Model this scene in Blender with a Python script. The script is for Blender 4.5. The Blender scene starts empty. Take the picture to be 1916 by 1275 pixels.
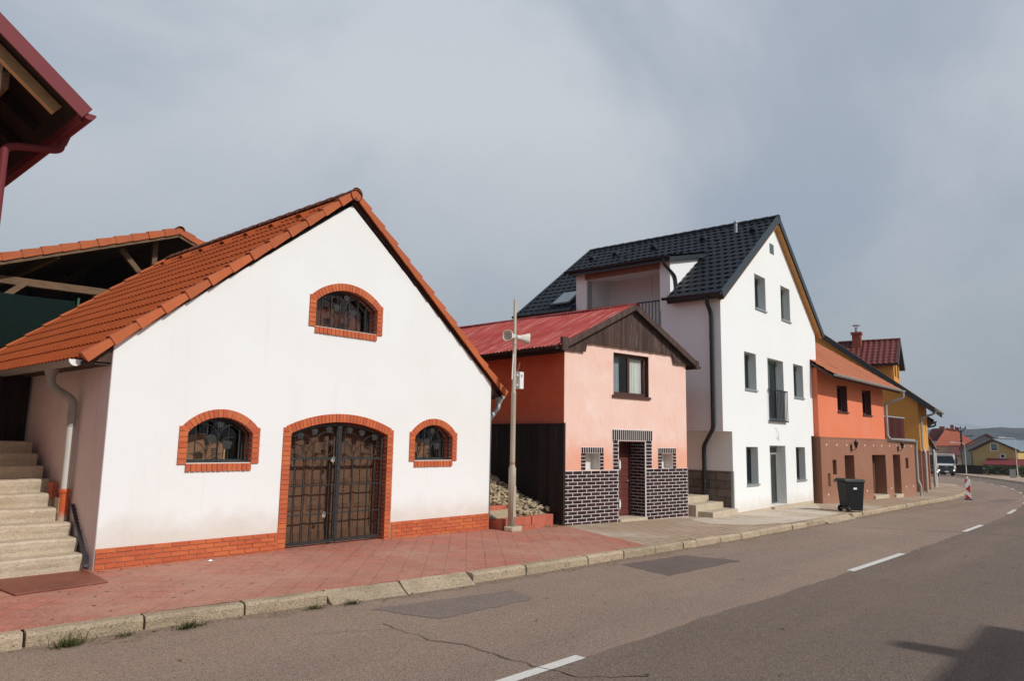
import bpy, bmesh, math, random
from mathutils import Vector, Matrix
from mathutils.geometry import tessellate_polygon
rnd = random.Random(7)
R = math.radians
SC = bpy.context.scene
COL = SC.collection
PI = math.pi

# ------------------------------------------------------------------ camera, sky, sun, exposure
cam = bpy.data.objects.new('camera', bpy.data.cameras.new('camera'))
COL.objects.link(cam)
SC.camera = cam
cam.data.sensor_width = 36.0
cam.data.lens = 36.0 * 1348.8 / 1916
cam.data.clip_start = 0.1
cam.data.clip_end = 9000
_p, _r, _y = R(7.8637), R(1.01835), R(48.26475)
fw = Vector((math.sin(_y) * math.cos(_p), math.cos(_y) * math.cos(_p), math.sin(_p)))
rt = Vector((math.cos(_y), -math.sin(_y), 0))
up = rt.cross(fw)
r2 = math.cos(_r) * rt + math.sin(_r) * up
u2 = -math.sin(_r) * rt + math.cos(_r) * up
m = Matrix((r2, u2, -fw)).transposed().to_4x4()
m.translation = Vector((0, 0, 1.9))
cam.matrix_world = m

SUN_EL, SUN_AZ = 39.0, 5.0            # elevation; azimuth measured from -y towards +x
sd = Vector((math.sin(R(SUN_AZ)) * math.cos(R(SUN_EL)), -math.cos(R(SUN_AZ)) * math.cos(R(SUN_EL)), math.sin(R(SUN_EL))))
sun = bpy.data.objects.new('sun', bpy.data.lights.new('sun', 'SUN'))
COL.objects.link(sun)
sun.data.energy = 3.1
sun.data.angle = R(0.6)
sun.data.color = (1.0, 0.985, 0.95)
sun.rotation_euler = sd.to_track_quat('Z', 'Y').to_euler()

world = bpy.data.worlds.new('World')
SC.world = world
world.use_nodes = True
wn, wl = world.node_tree.nodes, world.node_tree.links
wn.clear()
wo = wn.new('ShaderNodeOutputWorld')
bg = wn.new('ShaderNodeBackground')
bg.inputs['Strength'].default_value = 0.1
wl.new(bg.outputs[0], wo.inputs[0])
sky = wn.new('ShaderNodeTexSky')
sky.sky_type = 'NISHITA'
sky.sun_disc = False
sky.sun_elevation = R(SUN_EL)
sky.sun_rotation = math.atan2(sd.x, sd.y)
sky.air_density = 1.2
sky.dust_density = 2.5
tcw = wn.new('ShaderNodeTexCoord')
mpw = wn.new('ShaderNodeMapping')
mpw.inputs['Scale'].default_value = (1.0, 1.0, 1.35)
mpw.inputs['Location'].default_value = (0.9, 4.4, 3.3)
wl.new(tcw.outputs['Generated'], mpw.inputs['Vector'])
nzw = wn.new('ShaderNodeTexNoise')
nzw.inputs['Scale'].default_value = 1.9
nzw.inputs['Detail'].default_value = 8
nzw.inputs['Roughness'].default_value = 0.5
nzw.inputs['Distortion'].default_value = 0.4
wl.new(mpw.outputs[0], nzw.inputs['Vector'])
rpw = wn.new('ShaderNodeMapRange')
rpw.interpolation_type = 'SMOOTHSTEP'
rpw.inputs['From Min'].default_value = 0.34
rpw.inputs['From Max'].default_value = 0.64
rpw.inputs['To Min'].default_value = 0.50
rpw.inputs['To Max'].default_value = 1.0
wl.new(nzw.outputs['Fac'], rpw.inputs['Value'])
sep = wn.new('ShaderNodeSeparateXYZ')
wl.new(tcw.outputs['Generated'], sep.inputs[0])
elr = wn.new('ShaderNodeValToRGB')
cr = elr.color_ramp
cr.elements[0].position = 0.0
cr.elements[0].color = (3.55, 3.9, 4.25, 1)
cr.elements[1].position = 1.0
cr.elements[1].color = (4.6, 5.2, 6.0, 1)
for pos_, c_ in ((.14, (3.95, 4.4, 4.8)), (.28, (4.8, 5.2, 5.75)), (.42, (5.75, 6.1, 6.6)), (.58, (5.5, 5.95, 6.6)), (.72, (5.3, 5.8, 6.6))):
    e = cr.elements.new(pos_)
    e.color = (*c_, 1)
wl.new(sep.outputs['Z'], elr.inputs[0])
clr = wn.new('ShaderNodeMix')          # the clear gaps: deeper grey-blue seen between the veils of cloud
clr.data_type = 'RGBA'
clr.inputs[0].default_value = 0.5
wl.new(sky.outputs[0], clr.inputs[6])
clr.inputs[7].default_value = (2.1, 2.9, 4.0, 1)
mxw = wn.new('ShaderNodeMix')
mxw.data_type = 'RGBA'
# the veil of cloud lies over the far half of the sky; thinned towards the sun and overhead, out of view, to cut fill light
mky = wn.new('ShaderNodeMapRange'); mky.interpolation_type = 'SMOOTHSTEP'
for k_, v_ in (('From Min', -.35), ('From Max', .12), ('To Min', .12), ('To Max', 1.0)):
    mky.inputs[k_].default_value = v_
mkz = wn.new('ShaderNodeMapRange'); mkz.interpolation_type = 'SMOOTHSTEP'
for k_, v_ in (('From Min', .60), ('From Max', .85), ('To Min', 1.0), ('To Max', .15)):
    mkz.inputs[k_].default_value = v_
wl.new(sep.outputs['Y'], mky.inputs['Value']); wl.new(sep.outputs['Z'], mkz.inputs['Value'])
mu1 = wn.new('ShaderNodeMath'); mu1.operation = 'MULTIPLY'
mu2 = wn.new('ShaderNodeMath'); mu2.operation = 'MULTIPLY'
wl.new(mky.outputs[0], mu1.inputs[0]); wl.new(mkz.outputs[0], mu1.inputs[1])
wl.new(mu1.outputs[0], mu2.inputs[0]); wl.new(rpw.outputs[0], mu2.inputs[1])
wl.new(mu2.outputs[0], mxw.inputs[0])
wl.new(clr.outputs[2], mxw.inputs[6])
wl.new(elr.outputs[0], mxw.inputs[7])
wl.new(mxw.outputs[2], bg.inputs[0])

SC.view_settings.view_transform = 'Standard'
SC.view_settings.look = 'None'
SC.view_settings.exposure = 0.0
SC.view_settings.gamma = 1.0
SC.render.engine = 'CYCLES'
SC.cycles.max_bounces = 8
SC.cycles.use_denoising = True
SC.cycles.denoising_input_passes = 'RGB_ALBEDO_NORMAL'
SC.cycles.denoising_prefilter = 'NONE'

# ------------------------------------------------------------------ materials
def mat(name, col, rough=0.85, spec=0.3, metal=0.0, layers=(), bump=(), bdist=0.01, coord='Object', emit=None, coat=0):
    ma = bpy.data.materials.new(name)
    ma.use_nodes = True
    nt = ma.node_tree
    N, L = nt.nodes, nt.links
    b = N['Principled BSDF']
    b.inputs['Roughness'].default_value = rough
    b.inputs['Specular IOR Level'].default_value = spec
    b.inputs['Metallic'].default_value = metal
    if coat:
        b.inputs['Coat Weight'].default_value = coat
    if emit:
        b.inputs['Emission Color'].default_value = (*emit[0], 1)
        b.inputs['Emission Strength'].default_value = emit[1]
    tc = N.new('ShaderNodeTexCoord')
    def tex(sc, detail=4, kind='noise', rot=0, loc=0):
        mp = N.new('ShaderNodeMapping')
        mp.inputs['Scale'].default_value = (sc, sc, sc) if not hasattr(sc, '__len__') else sc
        mp.inputs['Location'].default_value = (loc, loc * .7, loc * .3)
        L.new(tc.outputs[coord], mp.inputs['Vector'])
        if kind == 'noise':
            t = N.new('ShaderNodeTexNoise')
            t.inputs['Scale'].default_value = 1
            t.inputs['Detail'].default_value = detail
            t.inputs['Roughness'].default_value = 0.6
            L.new(mp.outputs[0], t.inputs['Vector'])
            return t.outputs['Fac']
        t = N.new('ShaderNodeTexVoronoi')
        t.inputs['Scale'].default_value = 1
        L.new(mp.outputs[0], t.inputs['Vector'])
        return t.outputs['Distance'] if kind == 'voro' else t.outputs['Color']
    cur = None
    base = (*col, 1)
    for i, ly in enumerate(layers):
        if ly[0] == 'z':                 # height band in object space: real staining of the foot or top of the thing
            _, lo, hi, c, amt, nsc = ly
            sp = N.new('ShaderNodeSeparateXYZ')
            L.new(tc.outputs[coord], sp.inputs[0])
            ad = N.new('ShaderNodeMath'); ad.operation = 'MULTIPLY_ADD'
            L.new(tex(nsc, 5, loc=i * 3.1), ad.inputs[0]); ad.inputs[1].default_value = abs(hi - lo) * 1.2
            L.new(sp.outputs['Z'], ad.inputs[2])
            mr = N.new('ShaderNodeMapRange'); mr.interpolation_type = 'SMOOTHSTEP'
            off = abs(hi - lo) * 0.6
            mr.inputs['From Min'].default_value = lo + off
            mr.inputs['From Max'].default_value = hi + off
            mr.inputs['To Max'].default_value = amt
            L.new(ad.outputs[0], mr.inputs['Value'])
        else:
            kind, sc, c, lo, hi, amt = ly[:6]
            t = tex(sc, ly[6] if len(ly) > 6 else 5, kind, loc=i * 3.7 + 1.3)
            mr = N.new('ShaderNodeMapRange')
            mr.inputs['From Min'].default_value = lo
            mr.inputs['From Max'].default_value = hi
            mr.inputs['To Max'].default_value = amt
            L.new(t, mr.inputs['Value'])
        mx = N.new('ShaderNodeMix'); mx.data_type = 'RGBA'
        L.new(mr.outputs[0], mx.inputs[0])
        if cur is None:
            mx.inputs[6].default_value = base
        else:
            L.new(cur, mx.inputs[6])
        mx.inputs[7].default_value = (*c, 1)
        cur = mx.outputs[2]
    if cur is None:
        b.inputs['Base Color'].default_value = base
    else:
        L.new(cur, b.inputs['Base Color'])
    if bump:
        tot = None
        for sc, st in bump:
            t = tex(sc, 6, loc=9.1)
            ml = N.new('ShaderNodeMath'); ml.operation = 'MULTIPLY'
            L.new(t, ml.inputs[0]); ml.inputs[1].default_value = st
            if tot is None:
                tot = ml.outputs[0]
            else:
                ad = N.new('ShaderNodeMath'); ad.operation = 'ADD'
                L.new(tot, ad.inputs[0]); L.new(ml.outputs[0], ad.inputs[1])
                tot = ad.outputs[0]
        bp = N.new('ShaderNodeBump')
        bp.inputs['Strength'].default_value = 1.0
        bp.inputs['Distance'].default_value = bdist
        L.new(tot, bp.inputs['Height'])
        L.new(bp.outputs[0], b.inputs['Normal'])
    ma['bcol'] = 1
    return ma

def paving(name, c1, c2, cm, w, h, off, rotz, mortar=0.012, layers=(), wall=False, bump=0.6, bias=0.0):
    ma = mat(name, c1, 0.9, 0.2, layers=[('noise', 1.0, c1, 2, 3, 0)] + list(layers), bump=[(60, .5), (12, .3)], bdist=0.004)
    nt = ma.node_tree; N, L = nt.nodes, nt.links
    tc = N.new('ShaderNodeTexCoord')
    mp = N.new('ShaderNodeMapping')
    mp.inputs['Rotation'].default_value = (0, 0, rotz)
    if wall:                                       # courses run level round upright faces
        sp = N.new('ShaderNodeSeparateXYZ'); ad = N.new('ShaderNodeMath'); cb = N.new('ShaderNodeCombineXYZ')
        L.new(tc.outputs['Object'], sp.inputs[0]); L.new(sp.outputs['X'], ad.inputs[0]); L.new(sp.outputs['Y'], ad.inputs[1])
        L.new(ad.outputs[0], cb.inputs['X']); L.new(sp.outputs['Z'], cb.inputs['Y']); L.new(cb.outputs[0], mp.inputs['Vector'])
    else:
        L.new(tc.outputs['Object'], mp.inputs['Vector'])
    bt = N.new('ShaderNodeTexBrick')
    bt.offset = off
    bt.inputs['Scale'].default_value = 1
    bt.inputs['Brick Width'].default_value = w
    bt.inputs['Row Height'].default_value = h
    bt.inputs['Mortar Size'].default_value = mortar
    bt.inputs['Mortar Smooth'].default_value = 0.3
    bt.inputs['Bias'].default_value = bias
    bt.inputs['Color1'].default_value = (*c1, 1)
    bt.inputs['Color2'].default_value = (*c2, 1)
    bt.inputs['Mortar'].default_value = (*cm, 1)
    L.new(mp.outputs[0], bt.inputs['Vector'])
    # feed brick colour into the first mix node
    first = [n for n in N if n.bl_idname == 'ShaderNodeMix'][0]
    L.new(bt.outputs['Color'], first.inputs[6])
    bp = [n for n in N if n.bl_idname == 'ShaderNodeBump'][0]
    b2 = N.new('ShaderNodeBump')
    b2.invert = True
    b2.inputs['Strength'].default_value = bump
    b2.inputs['Distance'].default_value = 0.008
    L.new(bt.outputs['Fac'], b2.inputs['Height'])
    L.new(bp.outputs[0], b2.inputs['Normal'])
    L.new(b2.outputs[0], N['Principled BSDF'].inputs['Normal'])
    return ma

def per_face(ma, lo=0.8, hi=1.15, hue=0.0):
    """multiply base colour by a random value for each loose piece of the mesh (bricks, tiles, planks)"""
    nt = ma.node_tree; N, L = nt.nodes, nt.links
    b = N['Principled BSDF']
    geo = N.new('ShaderNodeNewGeometry')
    mr = N.new('ShaderNodeMapRange')
    mr.inputs['To Min'].default_value = lo
    mr.inputs['To Max'].default_value = hi
    L.new(geo.outputs['Random Per Island'], mr.inputs['Value'])
    hs = N.new('ShaderNodeHueSaturation')
    L.new(mr.outputs[0], hs.inputs['Value'])
    if hue:
        m2 = N.new('ShaderNodeMapRange')
        m2.inputs['To Min'].default_value = 0.5 - hue
        m2.inputs['To Max'].default_value = 0.5 + hue
        L.new(geo.outputs['Random Per Island'], m2.inputs['Value'])
        L.new(m2.outputs[0], hs.inputs['Hue'])
    lk = b.inputs['Base Color'].links
    if lk:
        L.new(lk[0].from_socket, hs.inputs['Color'])
    else:
        hs.inputs['Color'].default_value = b.inputs['Base Color'].default_value
    L.new(hs.outputs[0], b.inputs['Base Color'])
    return ma

def glass(name, tint=(0.55, 0.6, 0.62), refl=0.06):
    ma = bpy.data.materials.new(name)
    ma.use_nodes = True
    nt = ma.node_tree; N, L = nt.nodes, nt.links
    N.clear()
    o = N.new('ShaderNodeOutputMaterial')
    tr = N.new('ShaderNodeBsdfTransparent'); tr.inputs[0].default_value = (*tint, 1)
    gl = N.new('ShaderNodeBsdfGlossy'); gl.inputs['Roughness'].default_value = 0.02
    gl.inputs[0].default_value = (0.9, 0.95, 0.95, 1)
    fr = N.new('ShaderNodeFresnel'); fr.inputs[0].default_value = 1.5
    ad = N.new('ShaderNodeMath'); ad.operation = 'ADD'; ad.inputs[1].default_value = refl
    L.new(fr.outputs[0], ad.inputs[0])
    nz = N.new('ShaderNodeTexNoise'); nz.inputs['Scale'].default_value = 1.5
    bp = N.new('ShaderNodeBump'); bp.inputs['Strength'].default_value = 0.06
    tcn = N.new('ShaderNodeTexCoord')
    L.new(tcn.outputs['Object'], nz.inputs['Vector'])
    L.new(nz.outputs[0], bp.inputs['Height'])
    L.new(bp.outputs[0], gl.inputs['Normal'])
    ge = N.new('ShaderNodeNewGeometry')
    inv = N.new('ShaderNodeMath'); inv.operation = 'SUBTRACT'; inv.inputs[0].default_value = 1
    L.new(ge.outputs['Backfacing'], inv.inputs[1])
    mu = N.new('ShaderNodeMath'); mu.operation = 'MULTIPLY'
    L.new(ad.outputs[0], mu.inputs[0]); L.new(inv.outputs[0], mu.inputs[1])
    mx = N.new('ShaderNodeMixShader')
    L.new(mu.outputs[0], mx.inputs[0]); L.new(tr.outputs[0], mx.inputs[1]); L.new(gl.outputs[0], mx.inputs[2])
    L.new(mx.outputs[0], o.inputs[0])
    return ma

M = {}
M['white'] = mat('white_stucco', (.785, .795, .785), .9, .2, layers=[('noise', .5, (.74, .71, .67), .45, .75, .55), ('noise', (5, 5, .35), (.60, .56, .50), .60, .85, .30),
             ('z', .80, .3, (.58, .49, .39), .55, (2.5, 2.5, 2.5)), ('noise', (7, 7, .22), (.60, .58, .54), .64, .82, .22), ('noise', 14, (.62, .58, .52), .68, .78, .35)], bump=[(26, .25), (9, .5), (1.2, .8)], bdist=.005)
M['white3'] = mat('white_render', (.795, .805, .795), .9, .2, layers=[('noise', .4, (.75, .73, .69), .45, .75, .5), ('z', .5, 0, (.58, .50, .41), .55, (2.4, 2.4, 2.4)), ('noise', (6, 6, .2), (.62, .60, .57), .64, .82, .25)], bump=[(26, .2), (6, .3)], bdist=.004)
M['lilac'] = mat('side_stucco', (.80, .70, .67), .9, .2, layers=[('noise', .8, (.70, .56, .52), .4, .7, .6), ('noise', (6, 6, .5), (.5, .44, .42), .55, .8, .5)], bump=[(24, .4), (7, .8)], bdist=.006)
M['brick'] = per_face(mat('orange_brick', (0.5134, 0.1225, 0.04629), .75, .3, layers=[('noise', 7, (0.3974, 0.0784, 0.03306), .5, .75, .6), ('noise', 14, (0.5796, 0.294, 0.2116), .62, .8, .5)], bump=[(90, .4), (20, .3)], bdist=.003), .88, 1.08, .004)
M['mortar'] = mat('pale_mortar', (.62, .47, .36), .95, .1, bump=[(120, .5)], bdist=.003)
M['tile'] = mat('terracotta_tile', (.33, .072, .021), .9, .06, layers=[('noise', 1.1, (.25, .055, .02), .45, .75, .7), ('noise', (3, 7, 3), (.40, .10, .035), .5, .72, .6), ('noise', 9, (.37, .11, .045), .55, .8, .4), ('noise', (2, 2, 2), (.11, .06, .04), .62, .80, .5), ('noise', 28, (.17, .055, .03), .60, .72, .5)], bump=[(80, .3)], bdist=.003)
M['tilev'] = per_face(mat('terracotta_verge', (0.442, 0.11, 0.034), .7, .35, layers=[('noise', 3, (0.357, 0.0792, 0.0255), .45, .75, .7), ('noise', 16, (0.2125, 0.088, 0.051), .66, .84, .4)], bump=[(80, .3)], bdist=.003), .85, 1.12)
M['ridge'] = per_face(mat('weathered_ridge_tile', (.24, .075, .04), .85, .2, layers=[('noise', 12, (.07, .045, .035), .45, .65, .7)], bump=[(60, .6)], bdist=.005), .75, 1.2)
M['olive'] = mat('grey_green_metal', (.34, .33, .28), .5, .5, layers=[('noise', (8, 8, 1), (.22, .21, .17), .5, .75, .5)])
M['zinc'] = mat('zinc', (.40, .41, .40), .45, .5, .25, layers=[('noise', (6, 6, 2), (.27, .27, .26), .45, .7, .6)])
M['palepipe'] = mat('pale_pipe', (.56, .55, .50), .5, .4, layers=[('noise', (9, 9, 1.5), (.40, .38, .33), .5, .75, .5)])
M['orangepipe'] = mat('orange_pipe', (.50, .10, .03), .5, .4, layers=[('z', .75, .62, (.45, .40, .33), .8, 20)])
M['darkwood'] = per_face(mat('weathered_dark_wood', (.075, .045, .036), .85, .25, layers=[('noise', (40, 40, 2.2), (.20, .16, .145), .55, .72, .85), ('noise', (14, 14, 1.5), (.03, .018, .016), .5, .7, .6)], bump=[((50, 50, 3), 1)], bdist=.004), .7, 1.25)
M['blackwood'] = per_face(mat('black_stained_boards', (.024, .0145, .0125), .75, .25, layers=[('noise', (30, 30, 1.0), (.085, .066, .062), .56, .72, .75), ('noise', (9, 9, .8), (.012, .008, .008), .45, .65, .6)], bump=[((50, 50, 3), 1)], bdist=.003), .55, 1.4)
M['beam'] = mat('timber_beam', (.17, .105, .062), .85, .15, layers=[('noise', (3, 3, 30), (.085, .05, .03), .45, .65, .7), ('noise', (12, 12, 12), (.25, .165, .10), .55, .75, .5)], bump=[((6, 6, 40), 1)], bdist=.004)
M['darkbeam'] = mat('dark_timber', (.032, .019, .014), .85, .2, layers=[('noise', (6, 6, 6), (.016, .010, .008), .45, .65, .7)])
M['newwood'] = mat('new_timber', (.52, .33, .17), .7, .3, layers=[('noise', (3, 30, 30), (.42, .24, .11), .45, .65, .7)])
M['iron'] = mat('wrought_iron', (.036, .036, .035), .5, .5, .4, layers=[('noise', 15, (.085, .08, .075), .5, .72, .7)], bump=[(50, .4)], bdist=.002)
M['black'] = mat('black_metal', (.012, .013, .015), .4, .5)
M['steel'] = mat('padlock_steel', (.55, .5, .42), .35, .5, .7)
M['dark'] = mat('dark_interior', (.012, .010, .009), .9, .1)
M['doorwood'] = mat('brown_door_wood', (.115, .060, .034), .75, .2, layers=[('noise', (60, 60, 3), (.065, .032, .018), .45, .65, .8), ('noise', (5, 5, 1.5), (.17, .10, .06), .5, .75, .6)], bump=[((60, 60, 3), 1)], bdist=.003)
def herring(name, sgn):
    ma = mat(name, (.155, .082, .048), .75, .25, layers=[('noise', (18, 18, 18), (.09, .045, .024), .45, .7, .6)], bump=[((40, 40, 40), .5)], bdist=.002)
    nt = ma.node_tree; N, L = nt.nodes, nt.links
    tc = N.new('ShaderNodeTexCoord'); sp = N.new('ShaderNodeSeparateXYZ')
    L.new(tc.outputs['Object'], sp.inputs[0])
    a = N.new('ShaderNodeMath'); a.operation = 'MULTIPLY_ADD'; a.inputs[1].default_value = sgn
    L.new(sp.outputs['X'], a.inputs[0]); L.new(sp.outputs['Z'], a.inputs[2])
    f = N.new('ShaderNodeMath'); f.operation = 'PINGPONG'; f.inputs[1].default_value = .024
    L.new(a.outputs[0], f.inputs[0])
    mr = N.new('ShaderNodeMapRange'); mr.inputs['From Max'].default_value = .006
    L.new(f.outputs[0], mr.inputs['Value'])
    b = N['Principled BSDF']
    mx = N.new('ShaderNodeMix'); mx.data_type = 'RGBA'
    L.new(mr.outputs[0], mx.inputs[0]); mx.inputs[6].default_value = (.07, .035, .02, 1)
    L.new(b.inputs['Base Color'].links[0].from_socket, mx.inputs[7])
    L.new(mx.outputs[2], b.inputs['Base Color'])
    bp = [n for n in N if n.bl_idname == 'ShaderNodeBump'][0]
    b2 = N.new('ShaderNodeBump'); b2.inputs['Distance'].default_value = .006
    L.new(mr.outputs[0], b2.inputs['Height']); L.new(bp.outputs[0], b2.inputs['Normal']); L.new(b2.outputs[0], b.inputs['Normal'])
    return ma
M['herrA'] = herring('slanted_planks_rising', -1.0)
M['herrB'] = herring('slanted_planks_falling', 1.0)
M['tanboard'] = mat('tan_board', (.30, .15, .085), .7, .3, layers=[('noise', (5, 5, 14), (.19, .09, .05), .45, .65, .7)], bump=[(30, .4)], bdist=.003)
M['redboard'] = mat('rough_red_board', (.17, .05, .025), .85, .2, layers=[('noise', (25, 25, 3), (.05, .018, .012), .4, .6, .9), ('noise', 30, (.28, .10, .05), .58, .75, .7)], bump=[((30, 30, 8), 1)], bdist=.01)
M['pink'] = mat('pink_stucco', (.80, .535, .45), .9, .2, layers=[('noise', .9, (.82, .60, .52), .4, .7, .7), ('noise', 2.6, (.76, .42, .31), .52, .78, .5), ('noise', (9, 9, 1.2), (.66, .38, .29), .55, .8, .4),
            ('noise', 1.7, (.85, .66, .59), .55, .75, .7), ('z', 2.25, 1.35, (.72, .29, .17), .70, (2.2, 2.2, 2.2)), ('noise', (1.2, 1.2, 5), (.55, .30, .22), .66, .8, .35)], bump=[(30, .35), (8, .8), (1.5, 1)], bdist=.008)
M['salmon'] = mat('salmon_side_stucco', (.64, .135, .058), .9, .2, layers=[('noise', 1.6, (.52, .085, .036), .4, .7, .7), ('noise', 8, (.68, .22, .12), .58, .8, .5), ('z', 2.9, 2.3, (.45, .15, .10), .6, (3, 3, 3))], bump=[(45, .6), (8, .8)], bdist=.01)
M['clinker'] = per_face(mat('dark_clinker_paint', (.036, .0125, .0135), .7, .2, layers=[('noise', 12, (.08, .03, .03), .5, .75, .6)], bump=[(60, .5)], bdist=.003), .75, 1.3)
M['whitejoint'] = mat('white_joint', (.72, .69, .66), .9, .2, layers=[('noise', 5, (.55, .50, .47), .55, .8, .7)], bump=[(60, .6)], bdist=.004)
M['redroof'] = mat('red_corrugated_sheet', (.37, .062, .052), .9, .12, layers=[('noise', (.5, 8, .5), (.27, .038, .034), .4, .65, .9), ('noise', (.9, 24, .9), (.58, .34, .30), .54, .70, .85), ('noise', 1.3, (.46, .11, .095), .45, .7, .7), ('noise', (14, 14, 14), (.16, .06, .05), .62, .75, .5)], bump=[(30, .5)], bdist=.004)
M['browndoor'] = mat('brown_painted_door', (.13, .035, .028), .5, .4, layers=[('noise', (40, 40, 3), (.09, .022, .02), .45, .65, .6)])
M['whitepaint'] = mat('white_paint', (.78, .77, .74), .5, .4, layers=[('noise', 9, (.65, .63, .6), .55, .75, .5)])
M['niche'] = mat('grey_niche_plaster', (.66, .62, .58), .9, .2, layers=[('noise', 6, (.55, .50, .46), .45, .7, .6)])
M['winbrown'] = mat('brown_window_frame', (.085, .035, .025), .5, .4, layers=[('noise', (30, 30, 3), (.05, .02, .015), .45, .65, .6)])
M['curtain'] = mat('white_net_curtain', (.78, .75, .70), .9, .1, layers=[('noise', (22, 4, .6), (.55, .52, .47), .4, .62, .8)])
M['lace'] = mat('grey_lace_curtain', (.42, .45, .50), .9, .1, layers=[('voro', 40, (.16, .17, .19), .2, .5, .6)])
M['slate'] = mat('black_roof_tile', (0.0105, 0.01275, 0.01725), .5, .28, layers=[('noise', 5, (0.0225, 0.02625, 0.0315), .5, .75, .6)], bump=[(60, .2)], bdist=.003)
M['slatetrim'] = mat('anthracite_trim', (.030, .037, .042), .4, .5)
M['anth'] = mat('anthracite_frame', (.13, .165, .16), .45, .5)
M['reveal'] = mat('grey_reveal', (.74, .75, .73), .85, .2)
M['alu'] = mat('grey_sill', (.36, .38, .38), .4, .5, .3)
M['greydoor'] = mat('grey_door', (.30, .30, .28), .5, .4)
M['soffit'] = mat('larch_soffit', (.50, .24, .07), .65, .3, layers=[('noise', (20, 2, 20), (.36, .16, .045), .45, .65, .7)])
M['block'] = paving('dark_block_wall', (.13, .11, .095), (.19, .16, .135), (.06, .05, .045), .5, .24, .5, 0, .012, [('noise', 6, (.06, .05, .045), .5, .75, .6), ('noise', 2.5, (.22, .195, .17), .5, .75, .6)], True)
M['concrete'] = mat('worn_concrete', (.54, .45, .335), .95, .1, layers=[('noise', 1.5, (.45, .365, .26), .4, .7, .8), ('noise', 9, (.62, .54, .43), .5, .72, .7), ('noise', 45, (.30, .235, .16), .55, .66, .6, 3), ('noise', (4, 4, 22), (.27, .20, .135), .58, .72, .5)], bump=[(70, .9), (14, 1.1)], bdist=.012)
M['kerb'] = per_face(mat('kerb_concrete', (.49, .378, .262), .95, .1, layers=[('noise', 3, (.34, .265, .175), .4, .7, .8), ('noise', 20, (.56, .48, .365), .5, .75, .6), ('noise', 38, (.17, .13, .085), .54, .66, .7, 3), ('noise', 90, (.13, .10, .07), .56, .64, .6, 2), ('noise', (1.5, 1.5, 14), (.22, .165, .105), .56, .72, .6)], bump=[(60, 1), (16, 1.2)], bdist=.016), .85, 1.1)
M['asphalt'] = mat('worn_asphalt', (.275, .185, .134), .92, .2, layers=[('noise', .35, (.315, .22, .158), .4, .65, .8), ('noise', (.12, .9, 1), (.185, .132, .103), .45, .7, .7), ('noise', 4, (.19, .13, .095), .55, .75, .5), ('noise', 26, (.15, .105, .08), .50, .62, .45, 3),
   ('noise', 62, (.44, .35, .28), .52, .62, .50, 2), ('noise', 75, (.075, .055, .045), .52, .60, .62, 2), ('noise', 150, (.50, .42, .35), .56, .66, .6, 2)], bump=[(90, 1), (40, .6)], bdist=.006)
M['asphalt2'] = mat('greyer_asphalt', (.152, .108, .082), .92, .2, layers=[('noise', .4, (.175, .126, .096), .4, .65, .8), ('noise', (.10, .9, 1), (.215, .150, .112), .46, .62, .9), ('noise', 26, (.10, .07, .055), .50, .62, .45, 3),
   ('noise', 62, (.33, .265, .215), .53, .63, .50, 2), ('noise', 75, (.045, .034, .030), .52, .60, .62, 2), ('noise', 150, (.40, .33, .28), .56, .66, .6, 2)], bump=[(90, 1), (40, .6)], bdist=.006)
M['patch'] = mat('dark_asphalt_patch', (0.127, 0.09324, 0.0816), .9, .3, layers=[('noise', 1.5, (0.1656, 0.1197, 0.102), .4, .65, .7), ('noise', 170, (0.3312, 0.252, 0.216), .60, .72, .7, 2)], bump=[(160, 1)], bdist=.004)
M['patchfaint'] = mat('faded_asphalt_patch', (.185, .142, .118), .92, .25, layers=[('noise', 1.5, (.22, .165, .135), .4, .65, .8), ('noise', 62, (.38, .31, .26), .52, .62, .5, 2), ('noise', 75, (.055, .042, .036), .52, .60, .6, 2)], bump=[(160, 1)], bdist=.004)
M['crack'] = mat('tarred_crack', (.028, .022, .02), .9, .2)
M['roadpaint'] = mat('white_road_paint', (.62, .59, .54), .85, .2, layers=[('noise', 25, (.40, .36, .32), .52, .7, .6), ('noise', 120, (.2, .16, .14), .64, .7, .8, 2)])
M['redpave'] = paving('red_pavers', (.46, .155, .105), (.36, .155, .11), (.27, .125, .085), .31, .31, 0, R(45), .012,
               [('noise', .7, (.45, .25, .18), .42, .66, .8), ('noise', 5, (.34, .10, .065), .5, .75, .6), ('noise', 26, (.52, .33, .24), .54, .66, .5, 3), ('noise', 70, (.20, .075, .05), .55, .64, .5, 2), ('noise', (1.2, 3, 1), (.26, .16, .11), .60, .8, .5)])
M['beigepave'] = paving('beige_pavers', (.43, .315, .215), (.38, .27, .185), (.17, .12, .08), .42, .21, .5, R(-3), .014,
               [('noise', .35, (.55, .47, .38), .48, .66, .75), ('noise', 3, (.33, .235, .155), .5, .75, .6), ('noise', 40, (.55, .44, .33), .54, .68, .45), ('noise', 70, (.17, .115, .075), .55, .64, .5, 2)])
M['ground'] = mat('dry_ground', (.22, .17, .10), .95, .1, layers=[('noise', .05, (.10, .12, .045), .4, .6, .8), ('noise', 1, (.28, .21, .13), .45, .7, .6)], bump=[(8, 1)], bdist=.02)
M['rust'] = mat('rust_red_steel_plate', (.23, .068, .038), .55, .45, layers=[('noise', 2, (.16, .045, .03), .4, .65, .8), ('noise', 10, (.34, .16, .10), .58, .75, .6), ('noise', (1.5, 8, 1), (.30, .19, .13), .6, .75, .6)], bump=[(20, .4)], bdist=.003)
M['stone'] = per_face(mat('pale_rubble', (.48, .38, .25), .9, .2, layers=[('noise', 15, (.34, .25, .15), .45, .7, .7)], bump=[(40, .8)], bdist=.01), .55, 1.25, .01)
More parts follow.
